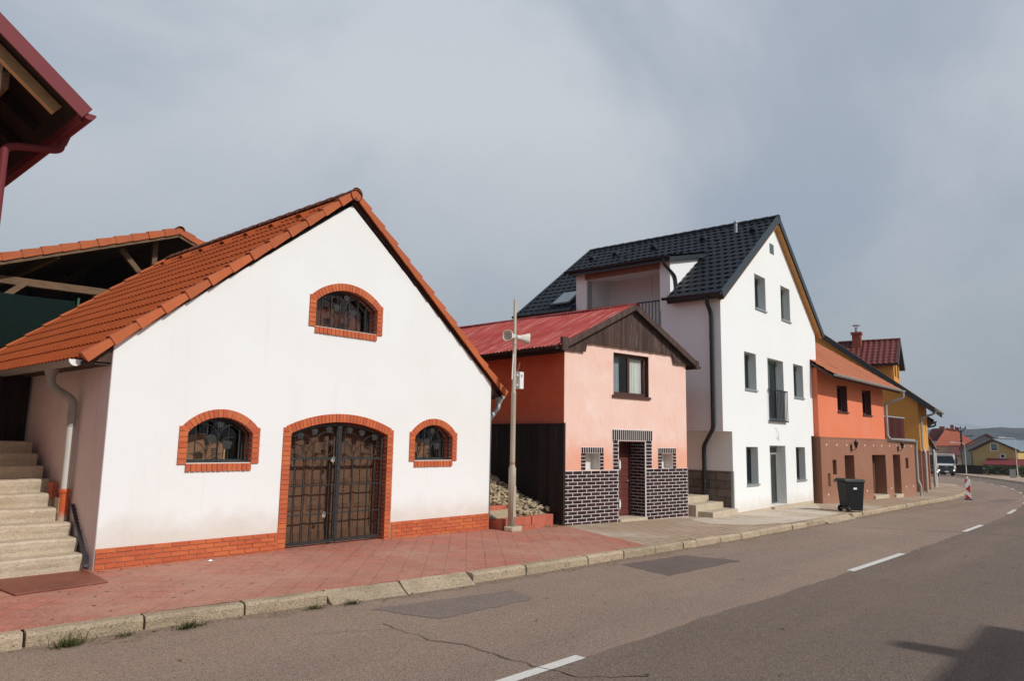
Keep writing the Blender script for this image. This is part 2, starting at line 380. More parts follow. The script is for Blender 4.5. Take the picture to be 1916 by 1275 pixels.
M['redconc'] = mat('red_concrete_edging', (.47, .135, .085), .9, .2, layers=[('noise', 3, (.36, .10, .06), .4, .65, .8), ('noise', 18, (.52, .27, .19), .58, .75, .6)], bump=[(40, .7)], bdist=.006)
M['membrane'] = mat('black_membrane', (.02, .02, .024), .45, .5)
M['grass'] = per_face(mat('kerb_grass', (.075, .078, .022), .8, .15), .45, 1.7, .05)
M['paper'] = mat('white_paper', (.8, .8, .78), .8, .2)
M['polepaint'] = mat('beige_pole_paint', (.42, .36, .28), .6, .4, layers=[('noise', (9, 9, 2), (.33, .265, .195), .45, .65, .7), ('noise', 30, (.38, .17, .07), .64, .75, .8)])
M['rustband'] = mat('rusty_band', (.33, .15, .07), .8, .2, layers=[('noise', 30, (.42, .33, .25), .45, .65, .7)])
M['horn'] = mat('ivory_horn', (.68, .65, .56), .55, .4, layers=[('noise', 9, (.55, .51, .42), .5, .75, .5)])
M['boxwhite'] = mat('white_plastic', (.74, .74, .72), .45, .5)
M['binplastic'] = mat('black_bin_plastic', (.006, .0065, .007), .5, .3, layers=[('noise', 6, (.014, .014, .014), .55, .75, .5)])
M['rubber'] = mat('rubber', (.015, .015, .015), .8, .3)
M['coral'] = mat('coral_stucco', (0.7104, 0.2035, 0.102), .9, .2, layers=[('noise', .6, (0.7104, 0.253, 0.156), .45, .7, .7), ('noise', (6, 6, .8), (0.6336, 0.176, 0.096), .55, .8, .4)], bump=[(60, .4)], bdist=.005)
M['brown4'] = mat('brown_stucco', (.285, .135, .085), .9, .2, layers=[('noise', .8, (.33, .165, .11), .4, .7, .7), ('noise', (5, 5, .6), (.22, .10, .062), .55, .8, .5), ('z', .5, 0, (.36, .20, .13), .5, 2)], bump=[(60, .4)], bdist=.005)
M['pinktile'] = mat('salmon_roof_tile', (.47, .165, .085), .75, .3, layers=[('noise', 1.2, (.38, .12, .06), .45, .7, .7)], bump=[(60, .3)], bdist=.003)
M['ochre'] = mat('ochre_stucco', (.62, .30, .075), .9, .2, layers=[('noise', .6, (.57, .255, .055), .4, .7, .7), ('noise', (5, 5, .6), (.48, .19, .03), .55, .8, .4)], bump=[(60, .4)], bdist=.005)
M['maroontile'] = mat('maroon_roof_tile', (.16, .032, .024), .5, .5, layers=[('noise', 4, (.10, .022, .018), .45, .7, .7)])
M['chbrick'] = paving('chimney_brick', (.33, .075, .045), (.27, .06, .04), (.30, .17, .12), .25, .075, .5, 0, .008, (), True)
M['balcwood'] = per_face(mat('maroon_boards', (.075, .022, .018), .8, .1), .7, 1.3)
M['rustic'] = paving('rustic_brick', (.40, .15, .085), (.30, .10, .06), (.40, .29, .2), .25, .075, .5, 0, .01, (), True)
M['maroonmetal'] = mat('maroon_sheet_metal', (.17, .030, .035), .6, .2, layers=[('noise', (3, 3, 3), (.17, .034, .036), .45, .7, .6)])
M['greenscreen'] = mat('dark_green_screen', (.005, .012, .010), .9, .06, layers=[('noise', 6, (.008, .018, .015), .5, .75, .6)])
M['greenpost'] = mat('green_post', (.02, .11, .06), .5, .5)
M['brass'] = mat('lantern_black', (.02, .017, .014), .5, .4)
M['truckwhite'] = mat('truck_white', (.72, .72, .70), .35, .5, coat=.3)
M['truckdark'] = mat('truck_dark_plastic', (.025, .026, .028), .5, .4)
M['tipper'] = mat('dark_tipper_body', (.05, .035, .035), .6, .4)
M['headlight'] = mat('headlight_on', (.9, .9, .9), .2, .5, emit=((1, .97, .9), 4.0))
M['lens'] = mat('lamp_lens', (.6, .6, .6), .2, .5)
M['signred'] = mat('sign_red', (.48, .018, .022), .5, .4)
M['signwhite'] = mat('sign_white', (.74, .73, .70), .5, .4)
M['farred'] = mat('far_red_tile', (.40, .115, .062), .8, .2, layers=[('noise', 1, (.33, .09, .05), .4, .7, .7)])
M['fardark'] = mat('far_maroon_tile', (.17, .06, .055), .8, .2, layers=[('noise', (3, 3, 1), (.10, .04, .035), .45, .6, .8)])
M['farpink'] = mat('far_pink_wall', (.55, .36, .26), .9, .2)
M['fargrey'] = mat('far_grey_wall', (.33, .31, .28), .9, .2)
M['fargreyroof'] = mat('far_grey_sheet', (.20, .195, .185), .6, .4)
M['yellow'] = mat('yellow_stucco', (.52, .36, .14), .9, .2, layers=[('noise', .5, (.47, .32, .12), .4, .7, .6)])
M['bluemetal'] = mat('pale_blue_sheet_roof', (.36, .43, .46), .45, .5, .2, layers=[('noise', (.4, 3, 1), (.30, .36, .38), .45, .65, .6)])
M['redawning'] = mat('red_awning_sheet', (.20, .036, .036), .7, .3)
M['hedge'] = per_face(mat('hedge_leaf', (.045, .06, .022), .8, .2), .5, 1.5, .03)
M['bark'] = mat('bark', (.09, .065, .045), .9, .2)
M['hill'] = mat('wooded_hill', (.036, .040, .036), .95, .05, layers=[('noise', .010, (.055, .056, .042), .4, .65, .9), ('noise', .05, (.018, .022, .02), .45, .6, .8), ('noise', (.006, .006, .03), (.11, .085, .065), .56, .64, .8), ('noise', .2, (.07, .062, .05), .52, .66, .6)])
M['glass'] = glass('window_glass', (.93, .95, .95), .0)
M['glassdark'] = glass('dark_window_glass', (.35, .38, .4), .12)
M['truckglass'] = mat('truck_glass', (.012, .018, .022), .15, .35)
M['glassblue'] = glass('skylight_glass', (.2, .22, .25), .28)

# ------------------------------------------------------------------ mesh helper
class MB:
    def __init__(s, T=None):
        s.v, s.f, s.sm, s.mi, s.T = [], [], [], [], T
    def add(s, vs, fs, smooth=False, m=0):
        o = len(s.v)
        for p in vs:
            p = Vector(p)
            s.v.append(s.T @ p if s.T else p)
        for f in fs:
            s.f.append([i + o for i in f]); s.sm.append(smooth); s.mi.append(m)
    def box(s, x0, x1, y0, y1, z0, z1, m=0):
        s.add([(x0, y0, z0), (x1, y0, z0), (x1, y1, z0), (x0, y1, z0), (x0, y0, z1), (x1, y0, z1), (x1, y1, z1), (x0, y1, z1)],
              [(0, 3, 2, 1), (4, 5, 6, 7), (0, 1, 5, 4), (1, 2, 6, 5), (2, 3, 7, 6), (3, 0, 4, 7)], m=m)
    def para(s, o, a, b, c, m=0):
        o, a, b, c = map(Vector, (o, a, b, c))
        s.add([o, o + a, o + a + b, o + b, o + c, o + a + c, o + a + b + c, o + b + c],
              [(0, 3, 2, 1), (4, 5, 6, 7), (0, 1, 5, 4), (1, 2, 6, 5), (2, 3, 7, 6), (3, 0, 4, 7)], m=m)
    def bar(s, p, q, w, h, upv=(0, 0, 1), m=0):
        """rectangular bar from p to q, width w across, height h along upv"""
        p, q, upv = Vector(p), Vector(q), Vector(upv)
        d = (q - p).normalized()
        side = d.cross(upv).normalized()
        uu = side.cross(d).normalized()
        s.para(p - side * w / 2 - uu * h / 2, q - p, side * w, uu * h, m)
    def hexa(s, p8, m=0):
        s.add(p8, [(0, 3, 2, 1), (4, 5, 6, 7), (0, 1, 5, 4), (1, 2, 6, 5), (2, 3, 7, 6), (3, 0, 4, 7)], m=m)
    def wall(s, outer, holes, y0, y1, plane='xz', m=0, back=True):
        mp = {'xz': lambda a, b, d: (a, d, b), 'yz': lambda a, b, d: (d, a, b), 'xy': lambda a, b, d: (a, b, d)}[plane]
        loops = [list(outer)] + [list(h) for h in holes]
        flat = [p for l in loops for p in l]
        if len(loops) == 1 and len(outer) < 5:
            tris = [tuple(range(len(outer)))]
        else:
            tris = tessellate_polygon([[Vector((a, b, 0)) for a, b in l] for l in loops])
        n = len(flat)
        vs = [mp(a, b, y0) for a, b in flat] + [mp(a, b, y1) for a, b in flat]
        fs = [tuple(t) for t in tris]
        if back:
            fs += [tuple(i + n for i in reversed(t)) for t in tris]
        o = 0
        for l in loops:
            k = len(l)
            for i in range(k):
                a, b = o + i, o + (i + 1) % k
                fs.append((a, b, b + n, a + n))
            o += k
        s.add(vs, fs, m=m)
    def prism(s, poly, y0, y1, plane='xz', m=0):
        s.wall(poly, [], y0, y1, plane, m)
    def tube(s, pts, r, n=8, cap=True, m=0, smooth=True):
        pts = [Vector(p) for p in pts]
        rs = r if hasattr(r, '__len__') else [r] * len(pts)
        t0 = (pts[1] - pts[0]).normalized()
        ref = Vector((0, 0, 1)) if abs(t0.z) < .9 else Vector((1, 0, 0))
        nx = t0.cross(ref).normalized()
        vs, fs = [], []
        for i, p in enumerate(pts):
            if i == 0: t = t0
            elif i == len(pts) - 1: t = (pts[i] - pts[i - 1]).normalized()
            else: t = ((pts[i + 1] - pts[i]).normalized() + (pts[i] - pts[i - 1]).normalized()).normalized()
            nx = (nx - t * nx.dot(t)).normalized()
            ny = t.cross(nx)
            for k in range(n):
                a = 2 * PI * k / n
                vs.append(p + (nx * math.cos(a) + ny * math.sin(a)) * rs[i])
        for i in range(len(pts) - 1):
            for k in range(n):
                a, b = i * n + k, i * n + (k + 1) % n
                fs.append((a, b, b + n, a + n))
        s.add(vs, fs, smooth, m)
        if cap:
            s.add(vs[:n], [tuple(reversed(range(n)))], False, m)
            s.add(vs[-n:], [tuple(range(n))], False, m)
    def pipe(s, pts, r, rb=.08, n=10, m=0):
        """tube with rounded bends"""
        P = [Vector(p) for p in pts]
        out = [P[0]]
        for i in range(1, len(P) - 1):
            a, b, c = P[i - 1], P[i], P[i + 1]
            d = min(rb, (a - b).length * .45, (c - b).length * .45)
            p0, p2 = b + (a - b).normalized() * d, b + (c - b).normalized() * d
            for k in range(5):
                t = k / 4
                out.append(p0 * (1 - t) ** 2 + b * 2 * t * (1 - t) + p2 * t * t)
        out.append(P[-1])
        s.tube(out, r, n, m=m)
    def gutter(s, p, q, r, n=8, m=0):
        """half-round gutter from p to q with end discs, a thin shell open at the top"""
        p, q = Vector(p), Vector(q)
        d = (q - p).normalized(); side = d.cross(Vector((0, 0, 1))).normalized(); uu = side.cross(d)
        vs, fs = [], []
        for e_ in (p, q):
            for rr in (r, r * .86):
                for k in range(n + 1):
                    a = PI + PI * k / n
                    vs.append(e_ + side * math.cos(a) * rr + uu * math.sin(a) * rr)
        w = n + 1
        for k in range(n):
            fs += [(k, k + 1, 2 * w + k + 1, 2 * w + k), (w + k + 1, w + k, 3 * w + k, 3 * w + k + 1)]
        fs += [(0, w, 3 * w, 2 * w), (n, 2 * w + n, 3 * w + n, w + n), tuple(range(0, w)), tuple(range(2 * w, 3 * w))]
        s.add(vs, fs, False, m)
    def lathe(s, prof, c=(0, 0, 0), n=12, m=0, T=None, sq=None):
        vs, fs = [], []
        for r, z in prof:
            for k in range(n):
                a = 2 * PI * k / n
                x, y = math.cos(a), math.sin(a)
                if sq:
                    q = (abs(x) ** sq + abs(y) ** sq) ** (-1 / sq); x *= q; y *= q
                p = Vector((r * x, r * y, z))
                vs.append((T @ p) if T else Vector(c) + p)
        for i in range(len(prof) - 1):
            for k in range(n):
                a, b = i * n + k, i * n + (k + 1) % n
                fs.append((a, b, b + n, a + n))
        s.add(vs, fs, True, m)
    def ball(s, c, r, m=0, sz=(1, 1, 1), sub=1):
        bm = bmesh.new()
        bmesh.ops.create_icosphere(bm, subdivisions=sub, radius=r)
        vs = [(c[0] + v.co.x * sz[0], c[1] + v.co.y * sz[1], c[2] + v.co.z * sz[2]) for v in bm.verts]
        fs = [[v.index for v in f.verts] for f in bm.faces]
        bm.free()
        s.add(vs, fs, True, m)
    def build(s, name, mats, parent=None, bevel=0, label=None, recalc=True):
        me = bpy.data.meshes.new(name)
        me.from_pydata([tuple(v) for v in s.v], [], s.f)
        for mm in (mats if isinstance(mats, (list, tuple)) else [mats]):
            me.materials.append(mm)
        me.polygons.foreach_set('use_smooth', s.sm)
        me.polygons.foreach_set('material_index', s.mi)
        if recalc:
            bm = bmesh.new(); bm.from_mesh(me)
            bmesh.ops.recalc_face_normals(bm, faces=bm.faces)
            bm.to_mesh(me); bm.free()
        me.update()
        o = bpy.data.objects.new(name, me)
        COL.objects.link(o)
        if parent: o.parent = parent
        if bevel:
            b = o.modifiers.new('bevel', 'BEVEL'); b.width = bevel; b.segments = 2; b.limit_method = 'ANGLE'; b.angle_limit = R(40)
        if label: o['label'] = label
        return o

def thing(name, label, cat, loc=(0, 0, 0), rot=0.0, group=None):
    o = bpy.data.objects.new(name, None)
    o.empty_display_size = .3
    COL.objects.link(o)
    o.location = loc; o.rotation_euler = (0, 0, rot)
    o['label'] = label; o['category'] = cat
    if group: o['group'] = group
    return o
def tag(o, label, cat, group=None, kind=None):
    o['label'] = label; o['category'] = cat
    if group: o['group'] = group
    if kind: o['kind'] = kind
    return o
def struct(o):
    o['kind'] = 'structure'
    return o
def rect(x0, x1, z0, z1):
    return [(x0, z0), (x1, z0), (x1, z1), (x0, z1)]
def arch(x0, x1, zb, zs, zt, n=14):
    """polygon: flat bottom zb, springing zs, crown zt (circular segment)"""
    c, h, w = (x0 + x1) / 2, zt - zs, (x1 - x0) / 2
    r = (w * w + h * h) / (2 * h); cz = zt - r
    a = math.asin(w / r)
    pts = [(x0, zb), (x1, zb)]
    for k in range(n + 1):
        t = a - 2 * a * k / n
        pts.append((c + r * math.sin(t), cz + r * math.cos(t)))
    return pts

def bricks(mb, x0, x1, z0, z1, bw, bh, gap, y, d, m=0, half=True, jit=0.002, vgap=None):
    """running-bond bricks as thin boxes, front face at y, back at y+d"""
    nr = max(1, round((z1 - z0) / bh)); bh = (z1 - z0) / nr
    for r in range(nr):
        x = x0 - (bw * .5 if (half and r % 2) else 0)
        while x < x1 - .01:
            a, b = max(x, x0), min(x + bw, x1)
            if b - a > .02:
                j = rnd.uniform(-jit, jit)
                mb.box(a + (vgap or gap) / 2, b - (vgap or gap) / 2, y + j, y + d, z0 + r * bh + gap / 2, z0 + (r + 1) * bh - gap / 2, m)
            x += bw

def tiles(mb, P, U, V, width, length, tw, rows, amp=.03, lift=.035, n=8, prof='s', stag=False, uoff=0.0):
    """interlocking tile field on the plane P + u*U + v*V: wavy courses with a raised lower edge"""
    P, U, V = Vector(P), Vector(U).normalized(), Vector(V).normalized()
    N = U.cross(V).normalized()
    if N.z < 0: N = -N
    nc = max(2, int(width / tw * n))
    h = length / rows
    def wv(u, r):
        t = ((u + uoff + (tw / 2 if stag and r % 2 else 0)) / tw) % 1.0
        if prof == 's': return amp * (0.5 + 0.5 * math.sin(2 * PI * t)) ** 1.4
        if prof == 'r':                                      # roman: roll beside a flat pan
            return amp * math.sin(PI * t / .42) if t < .42 else amp * .12 * math.sin(PI * (t - .42) / .58)
        if prof == 'f': return amp if t < .10 or t > .94 else 0.0
        return 0
    for r in range(rows):
        vs, fs = [], []
        for c in range(nc + 1):
            u = width * c / nc
            w = wv(u, r)
            dz = rnd.uniform(-.002, .002)
            lipv = r * h - (.012 * math.sin(PI * (((u + uoff) / tw) % 1.0)) if prof != 'f' else 0)
            vs += [P + U * u + V * lipv + N * (w - lift * .55), P + U * u + V * lipv + N * (w + lift + dz),
                   P + U * u + V * (r * h + h * .5) + N * (w + lift * .5 + dz), P + U * u + V * ((r + 1) * h + .02) + N * (w + .001)]
        for c in range(nc):
            a, b = 4 * c, 4 * c + 4
            for k in range(3):
                fs.append((a + k, b + k, b + k + 1, a + k + 1))
        mb.add(vs, fs, False)

def verge(mb, p, q, count, w, h, outv, m=0):
    """stepped verge tiles along a rake from eave p to ridge q; outv points away from the gable"""
    p, q, outv = Vector(p), Vector(q), Vector(outv)
    d = (q - p); L_ = d.length; d.normalize()
    nrm = outv.cross(d).normalized()
    if nrm.z < 0: nrm = -nrm
    st = L_ / count
    for k in range(count):
        a = p + d * (k * st - .03); b = p + d * ((k + 1) * st)
        lo, hi = .045, .012
        j = rnd.uniform(-.006, .006)
        o = outv * (w * .5 + j)
        i = -outv * w * .5
        o1 = outv * (w * .5 + .018 + j)
        mb.hexa([a + i - nrm * .02, a + o1 - nrm * (h - .0), b + o - nrm * (h - .02), b + i - nrm * .02,
                 a + i + nrm * lo, a + o1 + nrm * lo, b + o + nrm * hi, b + i + nrm * hi], m)

def ridge_tiles(mb, p, q, count, r, m=0, n=7):
    p, q = Vector(p), Vector(q)
    d = (q - p).normalized(); side = d.cross(Vector((0, 0, 1))).normalized(); uu = Vector((0, 0, 1))
    st = (q - p).length / count
    for k in range(count):
        vs, fs = [], []
        for e_, rr in ((p + d * (k * st - .03), r * 1.1), (p + d * ((k + 1) * st), r * .93)):
            for rad in (rr, rr - .018):
                for i in range(n + 1):
                    a = PI * i / n
                    vs.append(e_ + side * math.cos(a) * rad + uu * (math.sin(a) * rad * .85))
        w = n + 1
        for i in range(n):
            fs += [(i, i + 1, 2 * w + i + 1, 2 * w + i), (w + i + 1, w + i, 3 * w + i, 3 * w + i + 1), (i, w + i, w + i + 1, i + 1), (2 * w + i, 2 * w + i + 1, 3 * w + i + 1, 3 * w + i)]
        fs += [(0, 2 * w, 3 * w, w), (n, w + n, 3 * w + n, 2 * w + n)]
        mb.add(vs, fs, False, m)

def boards(mb, x0, x1, zlo, zhi, bw, y0, y1, gap=.006, m=0, jit=.0):
    """vertical boards between two height functions, one box each"""
    n = max(1, round((x1 - x0) / bw)); w = (x1 - x0) / n
    for i in range(n):
        a, b = x0 + i * w + gap / 2, x0 + (i + 1) * w - gap / 2
        la, lb, ha, hb = zlo(a), zlo(b), zhi(a), zhi(b)
        j = rnd.uniform(-jit, jit)
        mb.hexa([(a, y0 + j, la), (b, y0 + j, lb), (b, y1, lb), (a, y1, la), (a, y0 + j, ha), (b, y0 + j, hb), (b, y1, hb), (a, y1, ha)], m)

def window(parent, x0, x1, z0, z1, y, fmat, gmat, fw_=.06, mull=0, sill=None, depth=.05, inner='dark', side=None):
    """casement: frame part with pane as sub-part, dark box behind; y is the plane of the frame's front"""
    fm = MB()
    fm.wall(rect(x0, x1, z0, z1), [rect(x0 + fw_ + i * (x1 - x0 - fw_) / (mull + 1), x0 + (i + 1) * (x1 - x0 - fw_) / (mull + 1), z0 + fw_, z1 - fw_) for i in range(mull + 1)], y, y + depth)
    f = fm.build('window_frame', fmat, parent)
    g = MB(); g.box(x0 + fw_ * .6, x1 - fw_ * .6, y + depth * .4, y + depth * .6, z0 + fw_ * .6, z1 - fw_ * .6)
    g.build('pane', gmat, f)
    if inner == 'dark':
        d = MB(); d.box(x0 - .02, x1 + .02, y + depth + .35, y + depth + .40, z0 - .02, z1 + .02)
        d.build('dark_room', M['dark'], f)
    if sill:
        s_ = MB(); s_.box(x0 - .03, x1 + .03, sill[0], y + .01, z0 - .045, z0 - .003)
        s_.build('sill', sill[1], parent)
    return f

def g(x):
    x = min(x, 125)
    return -.012 * max(0, x - 8) - .0075 * max(0, x - 35)

# ------------------------------------------------------------------ setting
def smooth_path(pts, step=1.0):
    """dense polyline through pts (Catmull-Rom)"""
    P = [Vector(p) for p in pts]
    out = []
    for i in range(len(P) - 1):
        a, b, c, d = P[max(i - 1, 0)], P[i], P[i + 1], P[min(i + 2, len(P) - 1)]
        n = max(1, int((c - b).length / step))
        for k in range(n):
            t = k / n
            out.append(0.5 * ((2 * b) + (c - a) * t + (2 * a - 5 * b + 4 * c - d) * t * t + (3 * b - a - 3 * c + d) * t ** 3))
    out.append(P[-1])
    return out
CENTRE = smooth_path([(-40, 5.6), (-20, 5.1), (-6, 4.7), (5, 4.3), (13, 4.07), (22, 4.05), (32, 4.25), (44, 5.1), (57, 6.85), (66, 8.45), (74, 10.2), (80, 11.9), (88, 14.0), (104, 18.4), (118, 22.8), (140, 32), (175, 50)], 1.0)
KERBL = smooth_path([(-40, 11.0), (-12, 9.5), (-4, 8.8), (2.1, 8.2), (4.2, 7.95), (5.3, 7.78), (7.5, 7.45), (9, 7.36), (12.3, 7.3), (16, 7.22), (22, 7.26), (32, 7.42), (39, 7.55), (46.4, 8.15), (54.4, 9.45), (63.7, 11.4), (67.5, 12.6), (69.5, 14.2), (69.6, 17), (68, 22)], 1.0)
def offset(path, d):
    out = []
    for i, p in enumerate(path):
        a, b = path[max(i - 1, 0)], path[min(i + 1, len(path) - 1)]
        t = (b - a).normalized()
        out.append(Vector((p.x - t.y * d, p.y + t.x * d)))
    return out
KERBR = offset(CENTRE, -3.45)
def ribbon(name, left, right, dz, material, n=1):
    mb = MB()
    vs, fs = [], []
    for l, r in zip(left, right):
        for k in range(n + 1):
            p = l.lerp(r, k / n)
            vs.append((p.x, p.y, g(p.x) + dz))
    for i in range(len(left) - 1):
        for k in range(n):
            a = i * (n + 1) + k
            fs.append((a, a + 1, a + n + 2, a + n + 1))
    mb.add(vs, fs)
    return struct(mb.build(name, material, recalc=False))

gm = MB()
xs = [-2500, -400, -60, -20, 0, 8, 14, 20, 27, 35, 50, 70, 90, 110, 125, 200, 400, 900, 2600]
ys = [-2500, -300, -60, -10, 30, 120, 500, 2600]
vs = [(x, y, g(x) - .30 - (max(0, x - 200) * .004)) for x in xs for y in ys]
ny_ = len(ys)
gm.add(vs, [(i * ny_ + k, (i + 1) * ny_ + k, (i + 1) * ny_ + k + 1, i * ny_ + k + 1) for i in range(len(xs) - 1) for k in range(ny_ - 1)])
struct(gm.build('ground', M['ground'], recalc=False))

# the carriageway, wide enough to run under both kerbs, and the side street opening at its far end
ribbon('road', offset(CENTRE, 4.6), offset(CENTRE, -3.6), -.14, M['asphalt'], 6)
jm = MB(); jm.add([(x, y, g(x) - .150) for x, y in ((60, 9), (110, 16), (118, 26), (112, 40), (66, 40), (64, 20))], [(0, 1, 2, 3, 4, 5)])
struct(jm.build('side_street', M['asphalt'], recalc=False))
CF = smooth_path([(p.x, p.y) for p in CENTRE[::3]], .25)
ribbon('resurfaced_lane', [p + Vector((0, rnd.uniform(-.035, .02))) for p in offset(CF, -.02)], offset(CF, -3.5), -.136, M['asphalt2'], 4)
pm = MB()
for pi_, poly in enumerate(([(5.62, 7.2), (7.7, 6.78), (7.48, 6.2), (5.87, 6.28)], [(10.75, 7.0), (12.6, 6.85), (12.85, 5.82), (10.39, 5.9)])):
    rag = []
    for a_, b_ in zip(poly, poly[1:] + poly[:1]):
        for k in range(14):
            rag.append((a_[0] + (b_[0] - a_[0]) * k / 14 + rnd.uniform(-.03, .03), a_[1] + (b_[1] - a_[1]) * k / 14 + rnd.uniform(-.03, .03)))
    cxy = (sum(p[0] for p in rag) / len(rag), sum(p[1] for p in rag) / len(rag))
    pm.add([(x, y, g(x) - .1362) for x, y in rag + [cxy]], [(k, (k + 1) % len(rag), len(rag)) for k in range(len(rag))], m=pi_)
pm.add([(40.8, 6.25, g(40.8) - .136), (45.4, 6.16, g(45.4) - .136), (45, 5.5, g(45) - .136), (41.7, 5.47, g(41.7) - .136)], [(0, 1, 2, 3)])
struct(pm.build('asphalt_patch', [M['patchfaint'], M['patch']], recalc=False))
# cracks: thin ragged strips of open joint
ck = MB()
def crack(pts, w, seg=.12, jit=.03):
    P = []
    for a, b in zip(pts, pts[1:]):
        a, b = Vector(a), Vector(b); n = max(1, int((b - a).length / seg))
        for k in range(n):
            p = a.lerp(b, k / n); P.append(p + Vector((rnd.uniform(-jit, jit), rnd.uniform(-jit, jit) * .4)))
    P.append(Vector(pts[-1]))
    vs = []
    for i, p in enumerate(P):
        t = (P[min(i + 1, len(P) - 1)] - P[max(i - 1, 0)]).normalized()
        ww = w * rnd.uniform(.35, 1.2)
        vs += [(p.x - t.y * ww, p.y + t.x * ww, g(p.x) - .1315), (p.x + t.y * ww, p.y - t.x * ww, g(p.x) - .1315)]
    ck.add(vs, [(2 * i, 2 * i + 1, 2 * i + 3, 2 * i + 2) for i in range(len(P) - 1)])
crack([(5.28, 6.55), (5.27, 6.3), (5.23, 5.7), (5.36, 5.2), (5.31, 4.4), (5.36, 3.9), (5.8, 3.5)], .007)
crack([(21.1, 7.0), (21.9, 5.2), (22.6, 4.07), (22.8, 2.7), (23, .9)], .014, .2, .02)
crack([(4.5, 6.7), (4.9, 6.5), (5.25, 6.3)], .003)
struct(ck.build('road_crack', M['crack'], recalc=False))
# centre line dashes
cm_ = MB()
def dash(x0, x1, w=.125):
    n = max(2, int((x1 - x0) / .5))
    vs = []
    for k in range(n + 1):
        x = x0 + (x1 - x0) * k / n
        i = min(range(len(CENTRE) - 1), key=lambda j: abs(CENTRE[j].x - x))
        a, b = CENTRE[i], CENTRE[i + 1]
        t = (b - a).normalized()
        p = a + t * ((x - a.x) / t.x)
        vs += [(p.x - t.y * w / 2, p.y + t.x * w / 2, g(p.x) - .1318), (p.x + t.y * w / 2, p.y - t.x * w / 2, g(p.x) - .1318)]
    cm_.add(vs, [(2 * i, 2 * i + 1, 2 * i + 3, 2 * i + 2) for i in range(n)])
for a, b in ((-3.6, -.6), (2.8, 5.85), (13.25, 16.5), (22.75, 25.5), (31.7, 34.6), (40.5, 43.5), (48, 51), (56.2, 58.4), (63.9, 67.2), (70.3, 74.5), (77.9, 80.3), (84.8, 88.1), (95, 98)):
    dash(a, b)
struct(cm_.build('centre_line', M['roadpaint'], recalc=False))

# pavements
KI = offset(KERBL, .17)
NR = [i for i, p in enumerate(KI) if p.x < 12.4]
def back_y(p): return 14.0 if p.x < 60 else p.y + 3
left = [Vector((p.x, 11.6)) for p in KI[:NR[-1] + 1]]
fl = [KI[i] for i in NR]
redp = MB()
vs = []
for p in fl:
    for k in range(5):
        y = p.y + (11.7 - p.y) * k / 4
        xx = p.x
        if p.x > 9: xx = p.x + (y - 7.4) / 3.1 * 1.45 * min(1, (p.x - 9) / 3.3)
        vs.append((xx, y, g(xx)))
fs = [(i * 5 + k, (i + 1) * 5 + k, (i + 1) * 5 + k + 1, i * 5 + k + 1) for i in range(len(fl) - 1) for k in range(4)]
redp.add(vs, fs)
struct(redp.build('red_pavement', M['redpave'], recalc=False))
bl = [p for p in KI if p.x > 8.0 and not (p.x > 69 and p.y > 14)]
ribbon('beige_pavement', bl, [Vector((p.x, max(16.0, p.y + 6))) for p in bl], -.004, M['beigepave'], 6)
ap = MB()
edge = [(17.9, 9.55), (17.2, 8.6), (17.8, 7.9), (19.4, 7.46), (22.2, 7.45), (24.2, 7.62), (24.6, 8.4), (26.6, 9.1), (28.1, 9.75), (24, 9.7), (20.5, 9.6)]
rg = []
for a_, b_ in zip(edge, edge[1:] + edge[:1]):
    for k in range(8): rg.append((a_[0] + (b_[0] - a_[0]) * k / 8 + rnd.uniform(-.05, .05), a_[1] + (b_[1] - a_[1]) * k / 8 + (rnd.uniform(-.04, .04) if a_[1] > 7.5 else 0)))
cx_ = (21.8, 8.6)
ap.add([(x, y, g(x) + .0005) for x, y in rg + [cx_]], [(k, (k + 1) % len(rg), len(rg)) for k in range(len(rg))])
struct(ap.build('concrete_apron', mat('pale_dusty_concrete', (.55, .47, .375), .95, .1, layers=[('noise', .8, (.44, .345, .245), .42, .62, .85), ('noise', 3, (.62, .56, .47), .5, .7, .6), ('noise', 40, (.30, .23, .16), .56, .66, .5), ('noise', (1, 5, 1), (.36, .27, .185), .58, .72, .6)], bump=[(60, .8), (8, .6)], bdist=.006), recalc=False))
ribbon('opposite_pavement', offset(CENTRE, -3.62), offset(CENTRE, -9.5), 0.0, M['beigepave'], 2)
